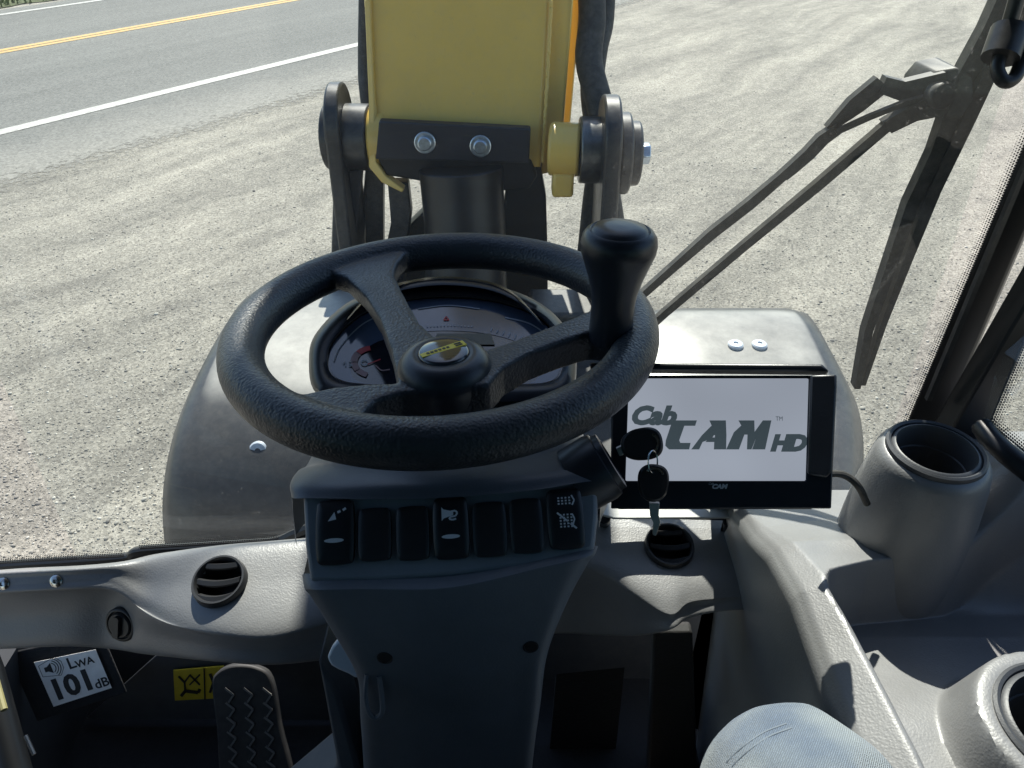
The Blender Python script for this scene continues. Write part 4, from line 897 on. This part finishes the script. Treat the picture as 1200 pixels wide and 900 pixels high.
m_ = MB(); m_.tube([RC+np.array([.055, 0, 0]), RC+np.array([.080, 0, 0])], .026, 6); m_.build('pin_bolt', ZINC, TR, bevel=.003)
# hoses and linkage below the boom
def hose(pts, y, r, name='hydraulic_hose', m=RUBBER): return MB().tube(catmull([aty(u, v, yy) for (u, v), yy in zip(pts, y if hasattr(y, '__len__') else [y]*len(pts))], 40), r, 12).build(name, m, LD)
hose([(690, -60), (694, 20), (690, 70), (702, 120), (708, 160), (698, 230), (690, 300), (680, 360)], [2.1, 2.05, 2.0, 1.95, 1.93, 1.92, 1.9, 1.85], .034)
hose([(708, -60), (706, 20), (698, 60), (694, 110), (704, 180), (716, 240), (722, 300), (712, 380)], [2.14, 2.09, 2.04, 1.99, 1.97, 1.96, 1.93, 1.85], .030)
hose([(432, -40), (430, 70), (432, 110), (440, 170), (436, 240), (440, 300), (420, 400)], [2.25, 2.2, 2.15, 2.1, 2.05, 2.0, 1.9], .025)
def lbar(poly, y, t=.04, m=STEEL, name='link_bar'): return MB().prism([aty(u, v, y) for u, v in poly], (0, t, 0)).build(name, m, LD, bevel=.005)
lbar([(391, 196), (404, 196), (402, 300), (396, 430), (384, 430)], 1.86)
lbar([(408, 200), (424, 198), (416, 300), (414, 430), (404, 430), (402, 300)], 1.90, m=MATS['cover_rubber'])
lbar([(428, 196), (449, 200), (449, 300), (446, 440), (428, 440)], 1.96)
lbar([(454, 214), (478, 214), (482, 250), (476, 300), (470, 420), (452, 420), (450, 300), (458, 262)], 1.90)
# tilt cylinder body and central casting
m_ = MB(); m_.tube([aty(540, 196, 1.86), aty(545, 260, 1.84), aty(548, 420, 1.70)], [.105, .105, .11], 26); m_.build('tilt_cylinder', PBLACK, LD, bevel=.004)
for k, pg in enumerate((((497, 186), (583, 188), (582, 214), (580, 258), (590, 300), (600, 440), (440, 440), (452, 300), (470, 274), (498, 247)), ((584, 188), (632, 186), (640, 230), (642, 300), (642, 440), (575, 440), (578, 275), (588, 258), (594, 214), (586, 206)))):
    m_ = MB(); m_.prism([aty(u, v, 1.93-.015*k) for u, v in pg], (0, .06, 0)); m_.build('link_casting', PBLACK, LD, bevel=.006)
m_ = MB(); m_.tube([aty(400, 300, 1.82), aty(396, 430, 1.72)], .035, 16); m_.build('lift_rod', CHROME, LD)
m_ = MB(); m_.box(aty(660, 372, 1.72), (.09, .07, .05)); m_.build('valve_block', STEEL, LD, bevel=.01)

# ------------------------------------------------------------------ CAMERA MONITOR on the dash
MC = at(845, 515, .655); MN = nrm(nrm(C0-MC)+np.array([-.10, .0, .06]))
def mp_(u, v, h=0.0): return atp(u, v, MC+MN*h, MN)
MO = thing('camera_monitor', 'black monitor showing the CabCAM HD logo beside the steering wheel', 'monitor', atz(845, 612, 1.45))
hs = MB(); oq = [(716, 441), (970, 441), (981, 452), (976, 552), (962, 592), (950, 597), (722, 597), (714, 588)]
hs.prism([mp_(u, v, -.004) for u, v in oq], -MN*.022); hs.build('housing', SMOOTHB, MO, bevel=.004, seg=3)
bz = MB(); 
def ringp(o_, i_, h, t):
    n = len(o_)
    O = [mp_(*p, -.005) for p in o_]; O2 = [mp_(*p, h) for p in o_]; I2 = [mp_(*p, h) for p in i_]; I = [mp_(*p, -.003) for p in i_]
    bz.grid([O, O2, I2, I], wrap=True)
ringp([(718, 440), (980, 440), (974, 596), (716, 596)], [(737, 443.5), (947.5, 443.5), (944, 563.5), (733, 563.5)], .0015, 0)
bz.build('bezel', SMOOTHB, MO, bevel=.0012)
sc2 = MB().add([mp_(u, v, -.0025) for u, v in ((735, 442), (949, 442), (946, 565), (732, 565))], [(0, 1, 2, 3)]); SCo = sc2.build('screen', SCREEN, MO, smooth=None)
# sun hood
hd = MB(); hd.prism([mp_(u, v, -.020) for u, v in ((700, 430), (962, 432), (970, 440), (700, 437))], MN*.030)
hd.prism([mp_(u, v, .0015) for u, v in ((949, 441), (980, 440), (980, 455), (975, 552), (968, 560), (946, 556))], MN*.010); hd.build('sun_hood', SMOOTHB, MO, bevel=.002)
lt = MB()
def zl(pts): return [(680+x/3, 350+y/3) for x, y in pts]
def letter(px): lt.prism([mp_(u, v, -.0022) for u, v in px], MN*.0003)
letter(zl([(322, 428), (410, 428), (404, 447), (366, 447), (348, 498), (352, 507), (388, 507), (383, 530), (312, 530), (299, 517), (301, 498), (318, 447)]))
letter(zl([(390, 530), (428, 480), (462, 446), (454, 428), (512, 428), (514, 480), (470, 480), (462, 492), (430, 504), (418, 530)]))
letter(zl([(514, 480), (513, 530), (470, 530), (471, 504), (440, 504), (455, 488), (473, 488), (475, 470)]))
letter(zl([(513, 530), (540, 470), (566, 446), (556, 428), (612, 428), (613, 468), (598, 530), (586, 530), (588, 478), (577, 478), (558, 530)]))
letter(zl([(613, 468), (642, 428), (672, 428), (650, 530), (604, 530), (618, 490), (602, 530), (588, 530), (600, 470)]))
def tmon(s, u, v, pxh, shear, off, sx): 
    o3 = mp_(u, v, -.0020); M = frame(o3, mp_(u+50, v)-o3, MN); text_mb(lt, s, M, pxh*.655/FPX/.7, shear, off, sx=sx, ext=.00015)
tmon('Cab', 738, 496.5, 21, .30, .0013, 1.10); tmon('HD', 903, 527.5, 17, .30, .0013, 1.02); tmon('TM', 909, 493, 5, .0, .0, .8)
lt.build('logo_print', SCRINK, MO, smooth=None)
lt = MB()
def tmon2(s, u, v, pxh, shear, off, sx): 
    o3 = mp_(u, v, .0017); M = frame(o3, mp_(u+50, v)-o3, MN); text_mb(lt, s, M, pxh*.655/FPX/.7, shear, off, sx=sx, ext=.0001)
tmon2('CAM', 834, 572.5, 5, .3, .0003, 1.1); tmon2('Cab', 830, 568, 2.4, .3, .0, 1.1); lt.build('bezel_print', WHITE, MO, smooth=None)
# tray and bracket
tr = MB(); tr.prism([atz(u, v, 1.492) for u, v in ((703, 588), (945, 592), (950, 598), (944, 605), (860, 606), (720, 607), (706, 603))], (0, 0, -.003)); tr.build('tray', mat('tray_metal', (.55, .55, .52), .4, var=.1), MO, bevel=.001)
bk2 = MB(); bk2.prism([atz(u, v, 1.480) for u, v in ((856, 604), (942, 602), (944, 610), (858, 616))], (0, 0, -.008)); bk2.tube([atz(853, 612, 1.475), atz(853, 622, 1.452)], .006, 12); bk2.tube([atz(935, 594, 1.50), atz(933, 603, 1.485)], .007, 12); bk2.tube([atz(708, 606, 1.485), atz(708, 612, 1.45)], .008, 12)
bk2.tube([mp_(845, 520, -.02), mp_(845, 520, -.05), atz(845, 590, 1.47)], .014, 12); bk2.build('bracket', SMOOTHB, MO, bevel=.001)
MB().tube(catmull([at(955, 560, .70), at(975, 555, .71), at(992, 558, .715), at(1006, 570, .715), at(1016, 590, .73)], 30), .0035, 10).build('cable', RUBBER, MO)

# ------------------------------------------------------------------ KEYS
KEY = thing('ignition_key', 'black headed key turned sideways in the ignition lock', 'key', at(730, 530, .645))
def keyhead(u, v, Z, rx, ry, rot, name, parent, hole):
    c = at(u, v, Z); n = nrm(nrm(C0-c)+np.array([.15, 0, .1])); ex = at(u+10*cos(rot), v-10*sin(rot), Z)-c; M = frame(c, ex, n); mb = MB()
    pts = []
    for t in np.linspace(0, 2*pi, 40, endpoint=False): pts.append((rx*np.sign(cos(t))*abs(cos(t))**.8, ry*np.sign(sin(t))*abs(sin(t))**.8*(1+.12*cos(t))))
    O = [(M @ Vector((x, y, -.004))) for x, y in pts]; O1 = [(M @ Vector((x, y, .0025))) for x, y in pts]; O2 = [(M @ Vector((x*.88, y*.88, .0042))) for x, y in pts]
    mb.grid([[tuple(p) for p in q] for q in (O, O1, O2)], wrap=True); mb.add(O2, [tuple(range(40))]); mb.add(O[::-1], [tuple(range(40))])
    o = mb.build(name, mat(name+'_plastic', (.012, .012, .014), .4), parent, smooth=45)
    s = MB(); flat(s, M, arc((rx*.28, 0), ry*.52, ry*.68, -70, 60, 14), .0006, 0, .0040); s.build('slot', CHROME, parent, smooth=None); return M
KM = keyhead(752, 520.5, .640, .0175, .0135, .12, 'key_head', KEY, 1)
MB().prism([at(u, v, .641) for u, v in ((722, 526), (733, 521), (735, 531), (726, 535))], (0, .0025, 0)).build('key_blade', KEYM, KEY, bevel=.0004)
SK = thing('spare_key', 'black headed spare key hanging by a wire ring below the ignition key', 'key', at(768, 625, .63))
keyhead(765.5, 566, .632, .0155, .0125, 1.5, 'spare_key_head', SK, 1)
kb = MB(); kb.prism([at(u, v, .634) for u, v in ((761, 590), (773, 590), (772, 604), (774, 612), (771, 622), (769, 628), (765, 627), (766, 614), (762, 605))], (0, .0024, .0)); kb.build('key_blade', KEYM, SK, bevel=.0003)
rg = [at(765+5.5*cos(t), 541+13*sin(t), .630+.004*cos(t)) for t in np.linspace(0, 2*pi, 40, endpoint=False)]
MB().tube(rg, .0007, 6, closed=True).build('wire_ring', CHROME, SK)

# ------------------------------------------------------------------ DRIVER (only the jeans reach into the picture)
DRV = thing('person', 'seated driver in faded blue jeans, right knee raised against the console', 'person', (.1, -.3, .95))
kn_ = at(950, 932, .555); kx, ky, kz = kn_
def leg(hip, knee, ank, toe, sgn):
    b = MB(); path = catmull([hip, hip*.6+knee*.4+np.array([0, 0, .012]), hip*.25+knee*.75+np.array([0, 0, .008]), knee+np.array([0, -.004, .004]), knee*.90+ank*.1+np.array([0, .028, .0]), knee*.6+ank*.4, ank], 60); n = len(path)
    rs = np.interp(np.linspace(0, 1, n), [0, .2, .42, .5, .58, .78, 1], [.09, .084, .076, .070, .069, .064, .055]); rs = rs*(1+.012*np.sin(np.linspace(0, 40, n)))
    b.tube(path, list(rs), 32); return b, path
J, pth = leg(np.array([.14, -.34, 1.56]), np.array([kx, ky-.012, kz-.02]), np.array([kx+.0, ky+.10, 1.06]), None, 1)
J2, pth2 = leg(np.array([-.06, -.34, 1.56]), np.array([-.20, .10, 1.50]), np.array([-.20, .12, 1.06]), None, -1)
J.v = J.v; k0 = len(J.v); J.add(J2.v, J2.f); J.lathe((.04, -.36, 1.48), (0, 0, 1), [(0, -.02), (.14, 0), (.17, .08), (.165, .2), (.15, .26), (0, .26)], 28)
for i, q in enumerate(J.v):
    x, y, z = q; w = .0022*sin(90*y+60*x+3*sin(40*x))+.0016*sin(150*(x-kx)+70*y)+.0012*sin(220*z+90*y); J.v[i] = (x+w*.3, y, z+w)
jn = J.build('jeans', JEANS, DRV, remesh=.006, sm=4, smooth=180)
bpy.context.view_layer.update()
SEAM = mat('seam_thread', (.21, .25, .30), .9)
for du, dv in ((0, 0), (6, 5)):
    MB().tube(catmull([hit(jn, u+du, v+dv)[0] for u, v in ((852, 893), (872, 874), (896, 858), (922, 848))], 30), .0008, 6).build('seam', SEAM, jn)
for p, nm in ((pth[-1], 'boot'), (pth2[-1], 'boot')):
    q = np.array(p); b = MB(); b.prism([(q[0]-.045, y, z) for y, z in ((q[1]-.07, .955), (q[1]+.20, .955), (q[1]+.205, .985), (q[1]+.15, 1.02), (q[1]+.06, 1.05), (q[1]+.045, 1.10), (q[1]-.06, 1.10))], (.09, 0, 0)); b.build('boot', mat('boot_leather', (.05, .035, .022), .6, grain=(300, .2)), DRV, bevel=.02, seg=3)
